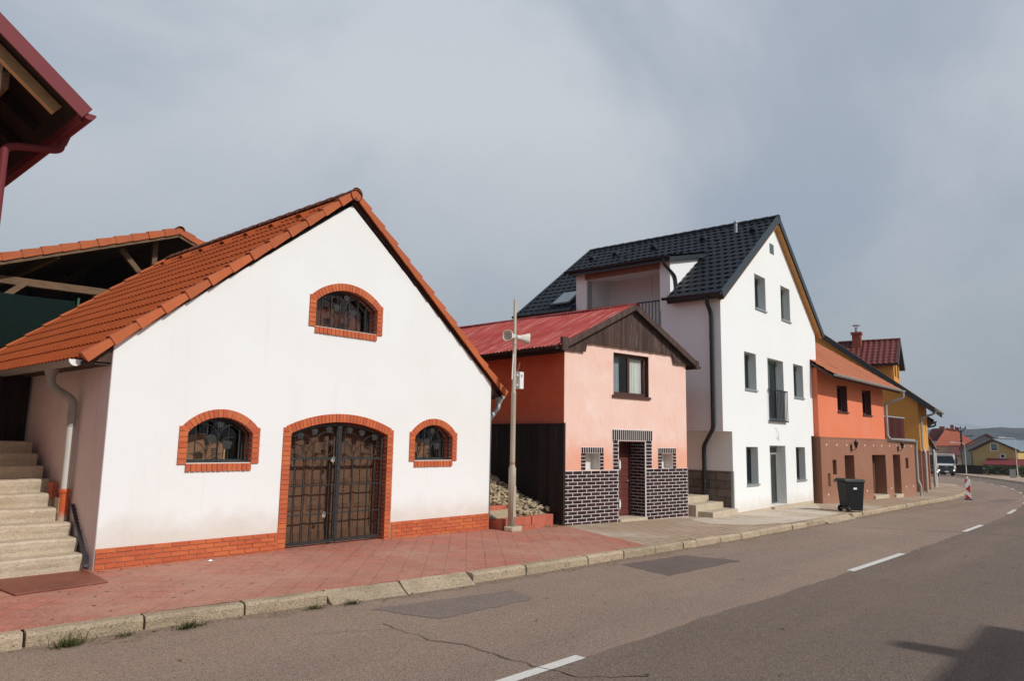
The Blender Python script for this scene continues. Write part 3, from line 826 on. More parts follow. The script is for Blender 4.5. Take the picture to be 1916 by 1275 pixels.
# right-hand verge far down the road
# kerb stones, each with chamfer, gaps and a dropped length before the cellar gate
def kerb(path, side, name, L=1.0):
    kb = MB()
    s_, acc, cuts = 0, 0.0, [0]
    dense = []
    for a, b in zip(path, path[1:]):
        n = max(1, int((b - a).length / .1))
        for k in range(n): dense.append(a.lerp(b, k / n))
    i = 0
    while i < len(dense) - 2:
        ln = L * rnd.choice((1, 1, .98, .5)) if dense[i].x > 8.5 else L * rnd.uniform(.95, 1.05)
        j, d = i, 0.0
        while j < len(dense) - 1 and d < ln:
            d += (dense[j + 1] - dense[j]).length; j += 1
        a, b = dense[i], dense[j]
        t = (b - a).normalized(); nn = Vector((-t.y, t.x)) * side
        a2, b2 = a + t * .008, b - t * rnd.uniform(.006, .02)
        jz, jy = rnd.uniform(-.008, .008), rnd.uniform(-.012, .012)
        xm = (a.x + b.x) / 2
        drop = 0.0
        if side > 0 and 5.75 < xm < 7.75: drop = 1.0
        if side > 0 and 21.2 < xm < 24.6: drop = .8
        prof = [(0.0, -.30), (0.0, -.035), (.03, 0.003), (.165, .004), (.165, -.30)]
        if drop: prof = [(-.08, -.30), (-.08, -.125), (-.02, -.105), (.165, .003), (.165, -.30)]
        vs = []
        for p in (a2, b2):
            for o, z in prof:
                q = p + nn * (o + jy)
                vs.append((q.x, q.y, g(q.x) + z + jz + rnd.uniform(-.005, .005)))
        n = len(prof)
        fs = [(k, k + 1, n + k + 1, n + k) for k in range(n - 1)] + [tuple(range(n)), tuple(range(2 * n - 1, n - 1, -1))]
        kb.add(vs, fs)
        i = j
    return struct(kb.build(name, M['kerb'], bevel=.008))
kerb([p for p in KERBL if p.x > -14], 1, 'kerb')
kerb([p for p in KERBR if p.x > -14], -1, 'opposite_kerb')
dm = MB()      # sand and dust washed along the kerb foot, a thin ragged sheet
vs = []
kk = smooth_path([(p.x, p.y) for p in KERBL if -6 < p.x < 40][::2], .3)
for i, p in enumerate(kk):
    w = .08 + .30 * max(0, math.sin(i * 1.7) * math.sin(i * .61)) * rnd.uniform(.5, 1.2) + rnd.uniform(0, .10)
    vs += [(p.x, p.y + .02, g(p.x) - .134), (p.x, p.y - w, g(p.x) - .1388)]
dm.add(vs, [(2 * i, 2 * i + 1, 2 * i + 3, 2 * i + 2) for i in range(len(kk) - 1)])
struct(dm.build('kerb_grit', mat('kerb_grit', (.30, .215, .155), .95, .1, layers=[('noise', 20, (.19, .14, .10), .42, .62, .9), ('noise', 75, (.075, .055, .045), .52, .60, .6, 2)], bump=[(80, 1)], bdist=.006), recalc=False))

# distant hill: a long wooded ridge
hm = MB()
nu, nv = 90, 10
vs = []
for i in range(nu + 1):
    t = i / nu
    y = 1300 - 2600 * t
    x = 1830 + 120 * math.sin(t * 4)
    top = 44 + 3.5 * math.sin(t * 17 + 1) + 2.2 * math.sin(t * 47) + 1.2 * math.sin(t * 160) - 6 * max(0, (300 - y) / 1300) + rnd.uniform(-1.2, 1.2)
    for k in range(nv + 1):
        s_ = k / nv
        vs.append((x - 700 * (1 - s_), y, -14 + (top + 14) * math.sin(s_ * PI / 2) ** 1.3 + rnd.uniform(-.8, .8) * (s_ > 0)))
fs = [(i * (nv + 1) + k, i * (nv + 1) + k + 1, (i + 1) * (nv + 1) + k + 1, (i + 1) * (nv + 1) + k) for i in range(nu) for k in range(nv)]
hm.add(vs, fs, True)
struct(hm.build('hill', M['hill'], recalc=False))

# ------------------------------------------------------------------ white wine-cellar house
H1 = thing('cellar_house', 'white gabled cellar house with orange tiled roof and arched brick-framed openings', 'house', (3.88, 11.13, 0))
W1, E1, A1, D1 = 7.92, 3.15, 6.27, 8.0
OP = {'gate': arch(2.93, 5.03, -.02, 1.95, 2.17, 18), 'up': arch(3.28, 4.66, 3.87, 4.33, 4.61), 'l': arch(1.15, 2.23, 1.46, 1.93, 2.18), 'r': arch(5.71, 6.76, 1.46, 1.93, 2.18)}
mb = MB()
mb.wall([(0, -.05), (2.93, -.05), (2.93, 1.95)] + OP['gate'][2:][::-1][1:-1] + [(5.03, 1.95), (5.03, -.05), (W1, -.05), (W1, E1), (W1 / 2, A1), (0, E1)], [OP['up'], OP['l'], OP['r']], 0, .42)
mb.build('front_wall', M['white'], H1)
mb = MB()
mb.box(-.004, .3, .012, D1, -.2, E1 - .03)
mb.build('side_wall', M['lilac'], H1)
mb = MB()
mb.box(W1 - .3, W1 - .005, .42, D1, -.2, E1 - .02)
mb.build('side_wall', M['lilac'], H1)
mb = MB()
mb.prism([(0.02, -.2), (W1 - .02, -.2), (W1 - .02, E1 - .02), (W1 / 2, A1 - .02), (0.02, E1 - .02)], D1 - .3, D1)
mb.build('back_wall', M['lilac'], H1)
mb = MB()
mb.prism([(.31, -.2), (W1 - .31, -.2), (W1 - .31, 2.8), (W1 / 2, 5.75), (.31, 2.8)], 1.6, 1.7)
mb.build('dark_interior', M['dark'], H1)
# plinth and surrounds in brick
for a, b in ((0, 2.79), (5.19, W1)):
    mb = MB(); mb.box(a + .002, b - .002, -.008, .0, -.06, .29, 1)
    bricks(mb, a, b, -.05, .30, .26, .0775, .010, -.024, .018)
    if a > 1: bricks(mb, 0, 0.0, 0, 0, 1, 1, 0, 0, 0)
    mb.build('brick_plinth', [M['brick'], M['mortar']], H1)
def surround(op, x0, x1, zb, zs, zt, oz, ozt, bw, jbase, jamb_d, sill=True, jh=.078):
    """brick jambs, arch and sill round an opening; jamb bricks also line the reveal"""
    mb = MB()
    c = (x0 + x1) / 2
    def seg(x0, x1, zs, zt):
        h, w = zt - zs, (x1 - x0) / 2
        r = (w * w + h * h) / (2 * h)
        return r, zt - r, math.asin(w / r)
    # jambs
    n = round((zs - jbase + .06) / jh)
    for s_ in (0, 1):
        a, b = (x0 - bw, x0) if s_ == 0 else (x1, x1 + bw)
        h = (oz - jbase) / n if n else 1
        mb.box(a + .004, b - .002, -.006, jamb_d, jbase + .004, oz - .01, 1)
        for k in range(n):
            z0_, z1_ = jbase + k * h + .005, jbase + (k + 1) * h - .005
            j = rnd.uniform(-.002, .002)
            if s_ == 0: mb.box(a, b + .006, -.022 + j, jamb_d, z0_, z1_)
            else: mb.box(a - .006, b, -.022 + j, jamb_d, z0_, z1_)
    r0, cz, a0 = seg(x0, x1, zs, zt)
    r1 = ozt - cz
    nb = max(8, round(2 * a0 * (r0 + r1) / 2 / .075))
    a1 = a0 * 1.03
    for k in range(nb):
        t0, t1 = a1 - 2 * a1 * k / nb, a1 - 2 * a1 * (k + 1) / nb
        gq = .0045 / r0
        t0 -= gq; t1 += gq
        P_ = lambda r, t, y: (c + r * math.sin(t), y, cz + r * math.cos(t))
        j = rnd.uniform(-.002, .002)
        mb.hexa([P_(r0 - .004, t0, -.022 + j), P_(r0 - .004, t1, -.022 + j), P_(r0 - .004, t1, jamb_d), P_(r0 - .004, t0, jamb_d),
                 P_(r1, t0, -.022 + j), P_(r1, t1, -.022 + j), P_(r1, t1, jamb_d), P_(r1, t0, jamb_d)])
    ns = 16
    for k in range(ns):
        t0, t1 = a1 * .98 - 1.96 * a1 * k / ns, a1 * .98 - 1.96 * a1 * (k + 1) / ns
        P_ = lambda r, t, y: (c + r * math.sin(t), y, cz + r * math.cos(t))
        mb.hexa([P_(r0 + .003, t0, -.008), P_(r0 + .003, t1, -.008), P_(r0 + .003, t1, .05), P_(r0 + .003, t0, .05), P_(r1 - .006, t0, -.008), P_(r1 - .006, t1, -.008), P_(r1 - .006, t1, .05), P_(r1 - .006, t0, .05)], 1)
    if sill:
        nb = round((x1 - x0) / .085); w = (x1 - x0) / nb
        mb.box(x0 + .004, x1 - .004, -.012, .12, zb - .12, zb - .006, 1)
        for k in range(nb):
            j = rnd.uniform(-.003, .003)
            mb.hexa([(x0 + k * w + .005, -.03 + j, zb - .125), (x0 + (k + 1) * w - .005, -.03 + j, zb - .125), (x0 + (k + 1) * w - .005, .12, zb - .125), (x0 + k * w + .005, .12, zb - .125),
                     (x0 + k * w + .005, -.03 + j, zb - .012), (x0 + (k + 1) * w - .005, -.03 + j, zb - .012), (x0 + (k + 1) * w - .005, .12, zb + .004), (x0 + k * w + .005, .12, zb + .004)])
    return mb.build('brick_surround', [M['brick'], M['mortar']], H1)
surround('gate', 2.93, 5.03, 0, 1.95, 2.17, 2.05, 2.315, .14, -.05, .40, False)
surround('up', 3.28, 4.66, 3.87, 4.33, 4.61, 4.43, 4.74, .125, 3.85, .24)
surround('l', 1.15, 2.23, 1.46, 1.93, 2.18, 2.03, 2.305, .125, 1.44, .24)
surround('r', 5.71, 6.76, 1.46, 1.93, 2.18, 2.03, 2.305, .125, 1.44, .24)

def leaf(mb, c, r, y, T=.006, rot=0):
    pts = []
    for k in range(20):
        a = 2 * PI * k / 20
        rr = r * (.84 + .15 * math.cos(5 * a + PI / 2 + PI) + rnd.uniform(-.06, .06))
        if k == 5: rr *= .62
        pts.append((c[0] + rr * math.cos(a + rot), c[1] + rr * math.sin(a + rot)))
    mb.prism(pts, y - T / 2, y + T / 2)
def grapes(mb, c, y, w=.085, h=.17):
    for r in range(6):
        n = max(1, 5 - r) if r else 4
        for k in range(n):
            mb.ball((c[0] + (k - (n - 1) / 2) * w / 4.2, y + rnd.uniform(-.008, .008), c[1] - r * h / 5.5), .0135)
def arc(mb, a, b, bulge, y, r=.006, n=8):
    a, b = Vector((a[0], 0, a[1])), Vector((b[0], 0, b[1]))
    mid = (a + b) / 2; d = b - a
    pr = Vector((-d.z, 0, d.x)) * bulge
    pts = []
    for k in range(n + 1):
        t = k / n
        p = a * (1 - t) ** 2 + (mid + pr * 2) * 2 * t * (1 - t) + b * t * t
        pts.append((p.x, y, p.z))
    mb.tube(pts, r, 6)
def arch_z(op, x):
    x0, x1, zs, zt = op
    h, w = zt - zs, (x1 - x0) / 2
    r = (w * w + h * h) / (2 * h); cz = zt - r
    return cz + math.sqrt(max(0, r * r - (x - (x0 + x1) / 2) ** 2))
# window grilles: frame with bars, a vine stem, leaves and grapes
def grille(op, zb, nbar, kind, y=.10):
    x0, x1, zs, zt = op
    c = (x0 + x1) / 2
    fm = MB()
    o = arch(x0 + .005, x1 - .005, zb + .005, zs - .005, zt - .006, 14); i = arch(x0 + .03, x1 - .03, zb + .03, zs - .02, zt - .03, 14)
    fm.wall(o, [i], y - .012, y + .012)
    f = fm.build('window_grille', M['iron'], H1)
    for k in range(nbar):
        b = MB()
        x = x0 + (x1 - x0) * (k + 1) / (nbar + 1)
        b.box(x - .007, x + .007, y - .007, y + .007, zb + .02, arch_z(op, x) - .02)
        b.build('bar', M['iron'], f)
    v = MB()
    H_ = zt - zb
    v.tube([(c, y - .015, zb + .02), (c, y - .015, zb + H_ * .52)], .008, 6)
    for s_ in (-1, 1):
        arc(v, (c, zb + H_ * .45), (c + s_ * .22, zb + H_ * .84), .22 * s_, y - .015)
        arc(v, (c, zb + H_ * .35), (c + s_ * .26, zb + H_ * .55), .2 * s_, y - .015)
        if kind == 'up':
            cx, cz = c + s_ * .13, zb + H_ * .82
            v.tube([(cx + s_ * .05 * (1 - k / 14) * math.cos(k * .6), y - .015, cz + .05 * (1 - k / 14) * math.sin(k * .6)) for k in range(13)], .005, 5)
    v.tube([(c, y - .015, zb + H_ * .5), (c + .03, y - .015, zb + H_ * .68), (c + .02, y - .015, zb + H_ * .78)], .006, 6)
    v.build('vine_stem', M['iron'], f)
    for lx, lz, lr in (((.02, .84, .07), (-.19, .55, .085), (.18, .48, .085)) if kind == 'up' else ((.02, .84, .07), (-.12, .52, .095), (.15, .40, .095))):
        l = MB(); leaf(l, (c + lx, zb + H_ * lz), lr, y - .025); l.build('vine_leaf', M['iron'], f)
    for gx, gz in (((c - .11, zb + H_ * .34), (c + .10, zb + H_ * .34)) if kind == 'up' else ((c - .07, zb + H_ * .30),)):
        gq = MB(); grapes(gq, (gx, gz), y - .02); gq.build('grape_bunch', M['iron'], f)
def cellar_window(op, zb, kind):
    x0, x1, zs, zt = op
    fm = MB()
    fm.wall(arch(x0, x1, zb, zs, zt), [arch(x0 + .06, x1 - .06, zb + .05, zs - .02, zt - .06)], .235, .29)
    f = fm.build('window_frame', M['slatetrim'], H1)
    p = MB(); p.prism(arch(x0 + .05, x1 - .05, zb + .04, zs - .02, zt - .05), .26, .266); p.build('pane', M['glass'], f)
    b = MB()
    if kind == 'up':
        b.prism(arch(x0 + .02, x1 - .12, zb, zs, zt - .03), .36, .39); b.build('window_board', M['redboard'], f)
    else:
        w = x1 - x0
        b.prism(arch(x0 + .05, x0 + w * .74, zb + .05, zb + .28, zb + .46), .42, .45)
        b.build('window_board', M['tanboard'], f)
        e_ = MB(); e_.box(x0 + .03, x0 + w * .76, .36, .45, zb + .015, zb + .05); e_.box(x0 + w * .745, x0 + w * .77, .40, .45, zb + .05, zb + .36)
        e_.build('board_frame', M['newwood'], f)
OPS = {'up': (3.28, 4.66, 4.33, 4.61), 'l': (1.15, 2.23, 1.93, 2.18), 'r': (5.71, 6.76, 1.93, 2.18)}
cellar_window(OPS['up'], 3.87, 'up'); grille(OPS['up'], 3.87, 6, 'up')
cellar_window(OPS['l'], 1.46, 'l'); grille(OPS['l'], 1.46, 5, 'l')
cellar_window(OPS['r'], 1.46, 'r'); grille(OPS['r'], 1.46, 5, 'r')

# wooden door behind the gate
dm = MB()
GO = (2.93, 5.03, 1.95, 2.17)
mid = 3.98
dm.wall(arch(2.94, 5.02, 0.0, 1.95, 2.165), [rect(3.06, 3.42, .22, .60), rect(3.52, 3.90, .22, .60), rect(4.06, 4.44, .22, .60), rect(4.54, 4.90, .22, .60),
        rect(3.06, 3.42, .68, 1.02), rect(3.52, 3.90, .68, 1.02), rect(4.06, 4.44, .68, 1.02), rect(4.54, 4.90, .68, 1.02), rect(3.06, 3.42, 1.14, 1.50), rect(3.52, 3.90, 1.14, 1.50), rect(4.06, 4.44, 1.14, 1.50), rect(4.54, 4.90, 1.14, 1.50)], .30, .345)
door = dm.build('wooden_door', M['doorwood'], H1)
for nm, xs_ in (('herrA', ((3.52, 3.90), (4.54, 4.90))), ('herrB', ((3.06, 3.42), (4.06, 4.44)))):
    for a, b in xs_:
        for z0_, z1_ in ((.22, .60), (.68, 1.02), (1.14, 1.50)):
            pm = MB(); pm.box(a - .01, b + .01, .318, .335, z0_ - .01, z1_ + .01)
            pm.build('slanted_panel', M[nm], door)
rm = MB()
rm.box(3.0, 3.94, .288, .30, 1.06, 1.09); rm.box(4.03, 4.96, .288, .30, 1.06, 1.09); rm.box(3.0, 3.94, .290, .30, .0, .13); rm.box(4.03, 4.96, .290, .30, .0, .13)
rm.box(3.955, 4.005, .285, .30, 0, 2.1)
rm.build('door_rail', M['doorwood'], door)

# wrought iron gate, two leaves
def gate_leaf(x0, x1, hinge):
    y = .10
    fm = MB()
    zz = lambda x: arch_z(GO, x) - .03
    n = 8
    top = [(x0 + (x1 - x0) * k / n, zz(x0 + (x1 - x0) * k / n)) for k in range(n + 1)]
    inn = [(x0 + .04 + (x1 - x0 - .08) * k / n, zz(x0 + .04 + (x1 - x0 - .08) * k / n) - .04) for k in range(n + 1)]
    fm.wall([(x0, .03), (x1, .03)] + top[::-1], [[(x0 + .04, .085), (x1 - .04, .085)] + inn[::-1]], y - .02, y + .02)
    fm.box(x0 + .04, x1 - .04, y - .016, y + .016, 1.49, 1.53)
    f = fm.build('iron_gate', M['iron'], H1)
    for z in (1.03, .53):
        rl = MB(); rl.box(x0 + .04, x1 - .04, y - .022, y - .008, z, z + .02); rl.build('cross_rail', M['iron'], f)
    for k in range(5):
        b = MB()
        x = x0 + .04 + (x1 - x0 - .08) * (k + .6) / 5.2
        if k % 2:
            b.box(x - .008, x + .008, y - .008, y + .008, .08, 1.5)
        else:                                     # twisted bar
            vs, fs = [], []
            ns = 60
            for i in range(ns + 1):
                z = .08 + 1.42 * i / ns; a = (i * .5 if .6 < z < 1.45 else 0)
                for q in range(4):
                    aa = a + PI / 4 + q * PI / 2
                    vs.append((x + .0115 * math.cos(aa), y + .0115 * math.sin(aa), z))
            for i in range(ns):
                for q in range(4):
                    fs.append((4 * i + q, 4 * i + (q + 1) % 4, 4 * i + 4 + (q + 1) % 4, 4 * i + 4 + q))
            b.add(vs, fs)
        b.build('bar', M['iron'], f)
    c = (x0 + x1) / 2
    v = MB()
    w = x1 - x0
    v.tube([(c, y, 1.52), (c, y, 1.78)], .010, 6)
    s_ = -1 if hinge == 'l' else 1
    for q in (-1, 1):
        arc(v, (c, 1.74), (c + q * w * .42, 1.89 if q == s_ else 1.97), .24 * q, y)
        arc(v, (c, 1.60), (c + q * w * .42, 1.72), .18 * q, y)
        arc(v, (c + q * .16, 1.53), (c + q * w * .4, 1.66), -.15 * q, y)
    v.tube([(x0 + w * .13, y, 1.52), (x0 + w * .13, y, zz(x0 + w * .13) - .03)], .006, 6)
    v.tube([(x1 - w * .13, y, 1.52), (x1 - w * .13, y, zz(x1 - w * .13) - .03)], .006, 6)
    v.build('vine_stem', M['iron'], f)
    for q in (.22, .5, .80):
        x = x0 + w * q
        l = MB(); leaf(l, (x, zz(x) - .10), .078, y - .012); l.build('vine_leaf', M['iron'], f)
    xq = x1 - w * .14 if hinge == 'l' else x0 + w * .14
    l = MB(); leaf(l, (xq, 1.80), .06, y - .012); l.build('vine_leaf', M['iron'], f)
    for gx, gz, gw in ((c - .22, 1.74, .085), (c + .21, 1.77, .10)):
        gq = MB(); grapes(gq, (gx, gz), y - .01, gw, gw * 1.95); gq.build('grape_bunch', M['iron'], f)
    hx = x0 - .0 if hinge == 'l' else x1
    for z in (.45, 1.68):
        h = MB()
        h.box(hx - .01, hx + .09, y + .005, y + .03, z - .02, z + .02)
        h.prism([(hx + .03, z - .09), (hx + .07, z - .04), (hx + .085, z), (hx + .07, z + .04), (hx + .03, z + .09), (hx + .045, z)], y - .004, y + .004)
        if hinge == 'r': h.build('hinge', M['iron'], f)
gate_leaf(2.96, 3.965, 'l')
gate_leaf(3.995, 4.985, 'r')
mb = MB(); mb.box(3.955, 4.005, .068, .079, .06, 2.11); mb.box(3.93, 4.03, .06, .068, 2.05, 2.08)
mb.build('gate_cover_strip', M['iron'], H1)
def padlock(name, x, z, rot, label):
    t = thing(name, label, 'padlock', (3.88 + x, 11.13 + .055, z))
    t.rotation_euler = (0, rot, 0)
    b = MB(); b.box(-.034, .034, -.012, .012, -.06, -.005); b.build('lock_body', M['steel'], t, .004)
    s_ = MB(); s_.tube([(-.02, 0, -.01), (-.02, 0, .022), (-.012, 0, .036), (.012, 0, .036), (.02, 0, .022), (.02, 0, -.01)], .005, 6); s_.build('shackle', M['zinc'], t)
    return t
padlock('padlock', 3.86, 1.50, .5, 'small brass padlock on the upper rail of the iron gate')
padlock('padlock', 3.72, .535, .3, 'small brass padlock on the lower cross bar of the iron gate')

# roof of the cellar house
SL = math.atan2(6.49 - 2.93, 3.96 + .40)
ex = .40
for s_ in (0, 1):
    x_e = -ex if s_ == 0 else W1 + ex
    ze = 2.93
    V = Vector((math.cos(SL) * (1 if s_ == 0 else -1), 0, math.sin(SL)))
    ln = (3.96 + ex) / math.cos(SL)
    mb = MB()
    tiles(mb, (x_e, -.02, ze), (0, 1, 0), V, D1 + .15, ln - .05, .165, 13, .024, .024, 8, 's', False)
    if s_ == 0:
        for k, yy in enumerate([.9 + 1.02 * i for i in range(7)]):   # vent tiles in the second course
            c = Vector((x_e, yy, ze)) + V * (ln * .875)
            nrm = Vector((-V.z, 0, V.x))
            mb.hexa([c + nrm * .02 + Vector((0, -.10, 0)), c + nrm * .02 + Vector((0, .10, 0)), c + V * .3 + nrm * .02 + Vector((0, .06, 0)), c + V * .3 + nrm * .02 + Vector((0, -.06, 0)),
                     c + nrm * .10 + Vector((0, -.07, 0)), c + nrm * .10 + Vector((0, .07, 0)), c + V * .3 + nrm * .045 + Vector((0, .05, 0)), c + V * .3 + nrm * .045 + Vector((0, -.05, 0))])
    roof = mb.build('roof', M['tile'], H1, recalc=False)
    dk = MB()
    a = Vector((x_e, .02, ze - .05)); nrm = Vector((-V.z, 0, V.x)) if s_ == 0 else Vector((V.z, 0, -V.x * -1))
    dk.para(a, V * (ln - .02), (0, D1 + .05, 0), (0, 0, -.06)); dk.build('roof_deck', M['darkwood'], roof)
    vm = MB()
    verge(vm, Vector((x_e, -.03, ze + .045)), Vector((3.96, -.03, 6.49)) + Vector((0, 0, .05)), 13, .15, .11, Vector((0, -1, 0)))
    vm.build('verge_tiles', M['tilev'], roof)
    vm = MB()
    verge(vm, Vector((x_e, D1 + .1, ze + .045)), Vector((3.96, D1 + .1, 6.54)), 13, .14, .10, Vector((0, 1, 0)))
    vm.build('verge_tiles', M['tilev'], roof)
    eb = MB()
    if s_ == 0: eb.prism([(-.36, 2.90), (0, 2.90), (0, 3.12), (-.36, 2.94)], .02, .05); eb.box(-.38, 0.01, .05, D1, 2.86, 2.895)
    else: eb.prism([(W1, 2.90), (W1 + .36, 2.90), (W1 + .36, 2.94), (W1, 3.12)], .02, .05); eb.box(W1 - .01, W1 + .38, .05, D1, 2.86, 2.895)
    eb.build('eave_board', M['darkwood'], roof)
mb = MB(); ridge_tiles(mb, (3.96, -.10, 6.46), (3.96, D1 + .12, 6.46), 22, .125)
mb.lathe([(.001, -.02), (.07, -.015), (.12, 0), (.13, .03)], n=14, T=Matrix.Translation((3.96, -.11, 6.47)) @ Matrix.Rotation(R(90), 4, 'X'))
mb.build('ridge', M['ridge'], H1)
mb = MB(); mb.gutter((-.46, .06, 2.90), (-.46, D1, 2.92), .085)
gt = mb.build('gutter', M['olive'], H1)
mb = MB(); mb.prism([(-.46 + .09 * math.cos(PI + PI * k / 12), 2.905 + .09 * math.sin(PI + PI * k / 12)) for k in range(13)], .04, .058); mb.build('end_cap', M['whitepaint'], gt)
mb = MB()
mb.pipe([(-.43, 1.16, 2.86), (-.43, 1.16, 2.58), (-.10, 1.14, 2.38), (-.10, 1.14, 1.98)], .062, .10, 12)
mb.lathe([(.05, -.03), (.075, .0), (.11, .10), (.11, .13)], (-.43, 1.16, 2.74), 12); mb.lathe([(.066, 0), (.070, .01), (.070, .05), (.066, .06)], (-.10, 1.14, 2.12), 12)
dp = mb.build('downpipe', M['olive'], H1)
mb = MB(); mb.tube([(-.10, 1.14, 2.0), (-.10, 1.14, 1.03)], .060, 12); mb.build('pipe_middle', M['palepipe'], dp)
mb = MB(); mb.tube([(-.10, 1.14, 1.06), (-.10, 1.14, .58)], .068, 12); mb.lathe([(.069, 0), (.078, .01), (.078, .06), (.069, .07)], (-.10, 1.14, .99), 12); mb.build('pipe_foot', M['orangepipe'], dp)
mb = MB(); mb.gutter((W1 + .46, .06, 2.90), (W1 + .46, D1, 2.92), .085); mb.build('gutter', M['zinc'], H1)
mb = MB(); mb.pipe([(W1 + .40, .12, 2.86), (W1 + .38, .12, 2.62), (W1 + .09, .12, 2.36), (W1 + .09, .12, .22), (W1 + .30, -.02, .10), (W1 + .56, -.22, .06)], .055, .09, 12)
mb.lathe([(.05, -.03), (.07, .0), (.10, .10), (.10, .13)], (W1 + .40, .12, 2.74), 12)
for z in (.75, 1.9): mb.lathe([(.056, 0), (.062, .005), (.062, .035), (.056, .04)], (W1 + .09, .12, z), 12)
mb.build('downpipe', M['zinc'], H1)

# ------------------------------------------------------------------ concrete stairs, plate, membrane, litter
ST = thing('concrete_stairs', 'worn concrete stairs climbing beside the left wall of the white cellar house', 'stairs', (0, 0, 0))
for k in range(9):
    y, z = 11.32 + .33 * k, .215 + .19 * k
    mb = MB()
    xr = 3.84 - (.02 if k < 3 else .04 + .006 * k)
    nx_ = 26
    vs, fs = [], []
    for i in range(nx_ + 1):
        x = 1.3 + (xr - 1.3) * i / nx_
        wv_ = .012 * math.sin(x * 5.1 + k * 2) + rnd.uniform(-.008, .008)
        sag = .010 * math.sin(x * 2.3 + k) + rnd.uniform(-.005, .005)
        for (yy, zz) in ((y + .012, z - .24), (y + .010 + wv_ * .4, z - .14), (y - .002 + wv_ * .7, z - .085), (y - .004 + wv_, z - .035 + sag), (y + .022 + wv_, z - .004 + sag * .8), (y + .12, z + sag * .4), (y + (.45 if k < 8 else 3), z)):
            vs.append((x, yy, zz))
    for i in range(nx_):
        for q in range(6): fs.append((7 * i + q, 7 * i + 7 + q, 7 * i + 8 + q, 7 * i + 1 + q))
    fs += [tuple(range(7)), tuple(range(7 * nx_ + 6, 7 * nx_ - 1, -1))]
    mb.add(vs, fs, False)
    mb.build('step', M['concrete'], ST)
mb = MB()
mb.box(3.70, 3.79, 12.58, 12.80, .90, 1.14); mb.build('side_block', M['redconc'], ST, .01)
mb = MB(); mb.box(3.71, 3.80, 12.25, 12.45, .70, .93)
mb.build('side_block', M['concrete'], ST, .01)
BG = thing('shade_boards', 'added black boards standing in for the shade at the top of the concrete stairs', 'gate', (2.5, 14.75, 1.7))  # added black boards: the shade at the stair top put into their colour
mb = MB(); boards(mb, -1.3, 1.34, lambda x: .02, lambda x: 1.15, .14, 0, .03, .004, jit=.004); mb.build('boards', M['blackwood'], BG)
mb = MB(); mb.box(-1.25, 1.3, .03, .08, .3, .42); mb.build('shade_boards_rail', M['blackwood'], BG)
mb = MB(); mb.box(-1.25, 1.3, .03, .08, .9, 1.02); mb.build('shade_boards_rail', M['blackwood'], BG)
mb = MB()
pts = [(3.80, 11.17, .05), (3.82, 11.40, .25), (3.83, 11.72, .50), (3.84, 12.05, .80)]
for i in range(3):
    a, b = Vector(pts[i]), Vector(pts[i + 1])
    mb.para(a + Vector((-.02, 0, 0)), Vector((.05, 0, 0)), b - a, (0, .03, .05))
    for k in range(7):
        for q in range(3):
            p = a.lerp(b, k / 7); mb.ball((p.x - .01 + q * .02, p.y - .005, p.z + .01), .012)
tag(mb.build('drainage_membrane', M['membrane']), 'black dimpled drainage membrane strip squeezed between the stairs and white wall', 'membrane')
mb = MB(); mb.hexa([(2.69, 10.05, .004), (3.73, 10.15, .004), (3.80, 11.15, .004), (2.60, 11.20, .004), (2.69, 10.05, .022), (3.73, 10.15, .022), (3.80, 11.15, .022), (2.60, 11.20, .022)])
tag(mb.build('steel_plate', M['rust'], bevel=.004), 'flat rust-red steel cover plate lying at the foot of the stairs', 'plate')
mb = MB()
vs = [(5.39 + .05 * math.cos(a * PI / 4) * rnd.uniform(.6, 1.1), 10.82 + .035 * math.sin(a * PI / 4) * rnd.uniform(.6, 1.1), .006 + rnd.uniform(0, .012)) for a in range(8)] + [(5.39, 10.82, .035)]
mb.add(vs, [(i, (i + 1) % 8, 8) for i in range(8)] + [tuple(range(7, -1, -1))])
tag(mb.build('paper_scrap', M['paper']), 'crumpled white paper scrap on the red pavement', 'litter')
for (x, y, n, hh, lab) in ((2.62, 8.0, 70, .17, 'largest dry grass tuft at the kerb foot, nearest the left edge'), (3.12, 8.0, 22, .08, 'tiny grass sprig in a kerb joint beside the largest tuft'),
                           (3.72, 7.88, 60, .12, 'wide low grass tuft before the kerb below the left arched window'), (5.15, 7.72, 40, .08, 'low grass tuft at the kerb just before its dropped length'),
                           (5.62, 7.62, 50, .085, 'brownish grass tuft where the kerb begins to drop')):
    mb = MB()
    for k in range(n * 3):
        a = rnd.uniform(0, 2 * PI); d = rnd.uniform(0, .16) * rnd.uniform(.3, 1)
        bx, by = x + d * math.cos(a) * 1.5, y - .03 + min(.02, d * math.sin(a) * .5)
        h = hh * (rnd.uniform(.12, .6) if rnd.random() < .85 else rnd.uniform(.7, 1.1)); lx, ly = rnd.uniform(-.13, .13), rnd.uniform(-.14, .04)
        w = rnd.uniform(.002, .0045)
        mb.add([(bx - w, by, -.145), (bx + w, by, -.145), (bx + lx * .4 + w * .7, by + ly * .4, -.14 + h * .65), (bx + lx * .4 - w * .7, by + ly * .4, -.14 + h * .65), (bx + lx, by + ly, -.14 + h)], [(0, 1, 2, 3), (3, 2, 4)])
    tag(mb.build('grass_tuft', M['grass'], recalc=False), lab, 'grass', 'grass tufts along the kerb')

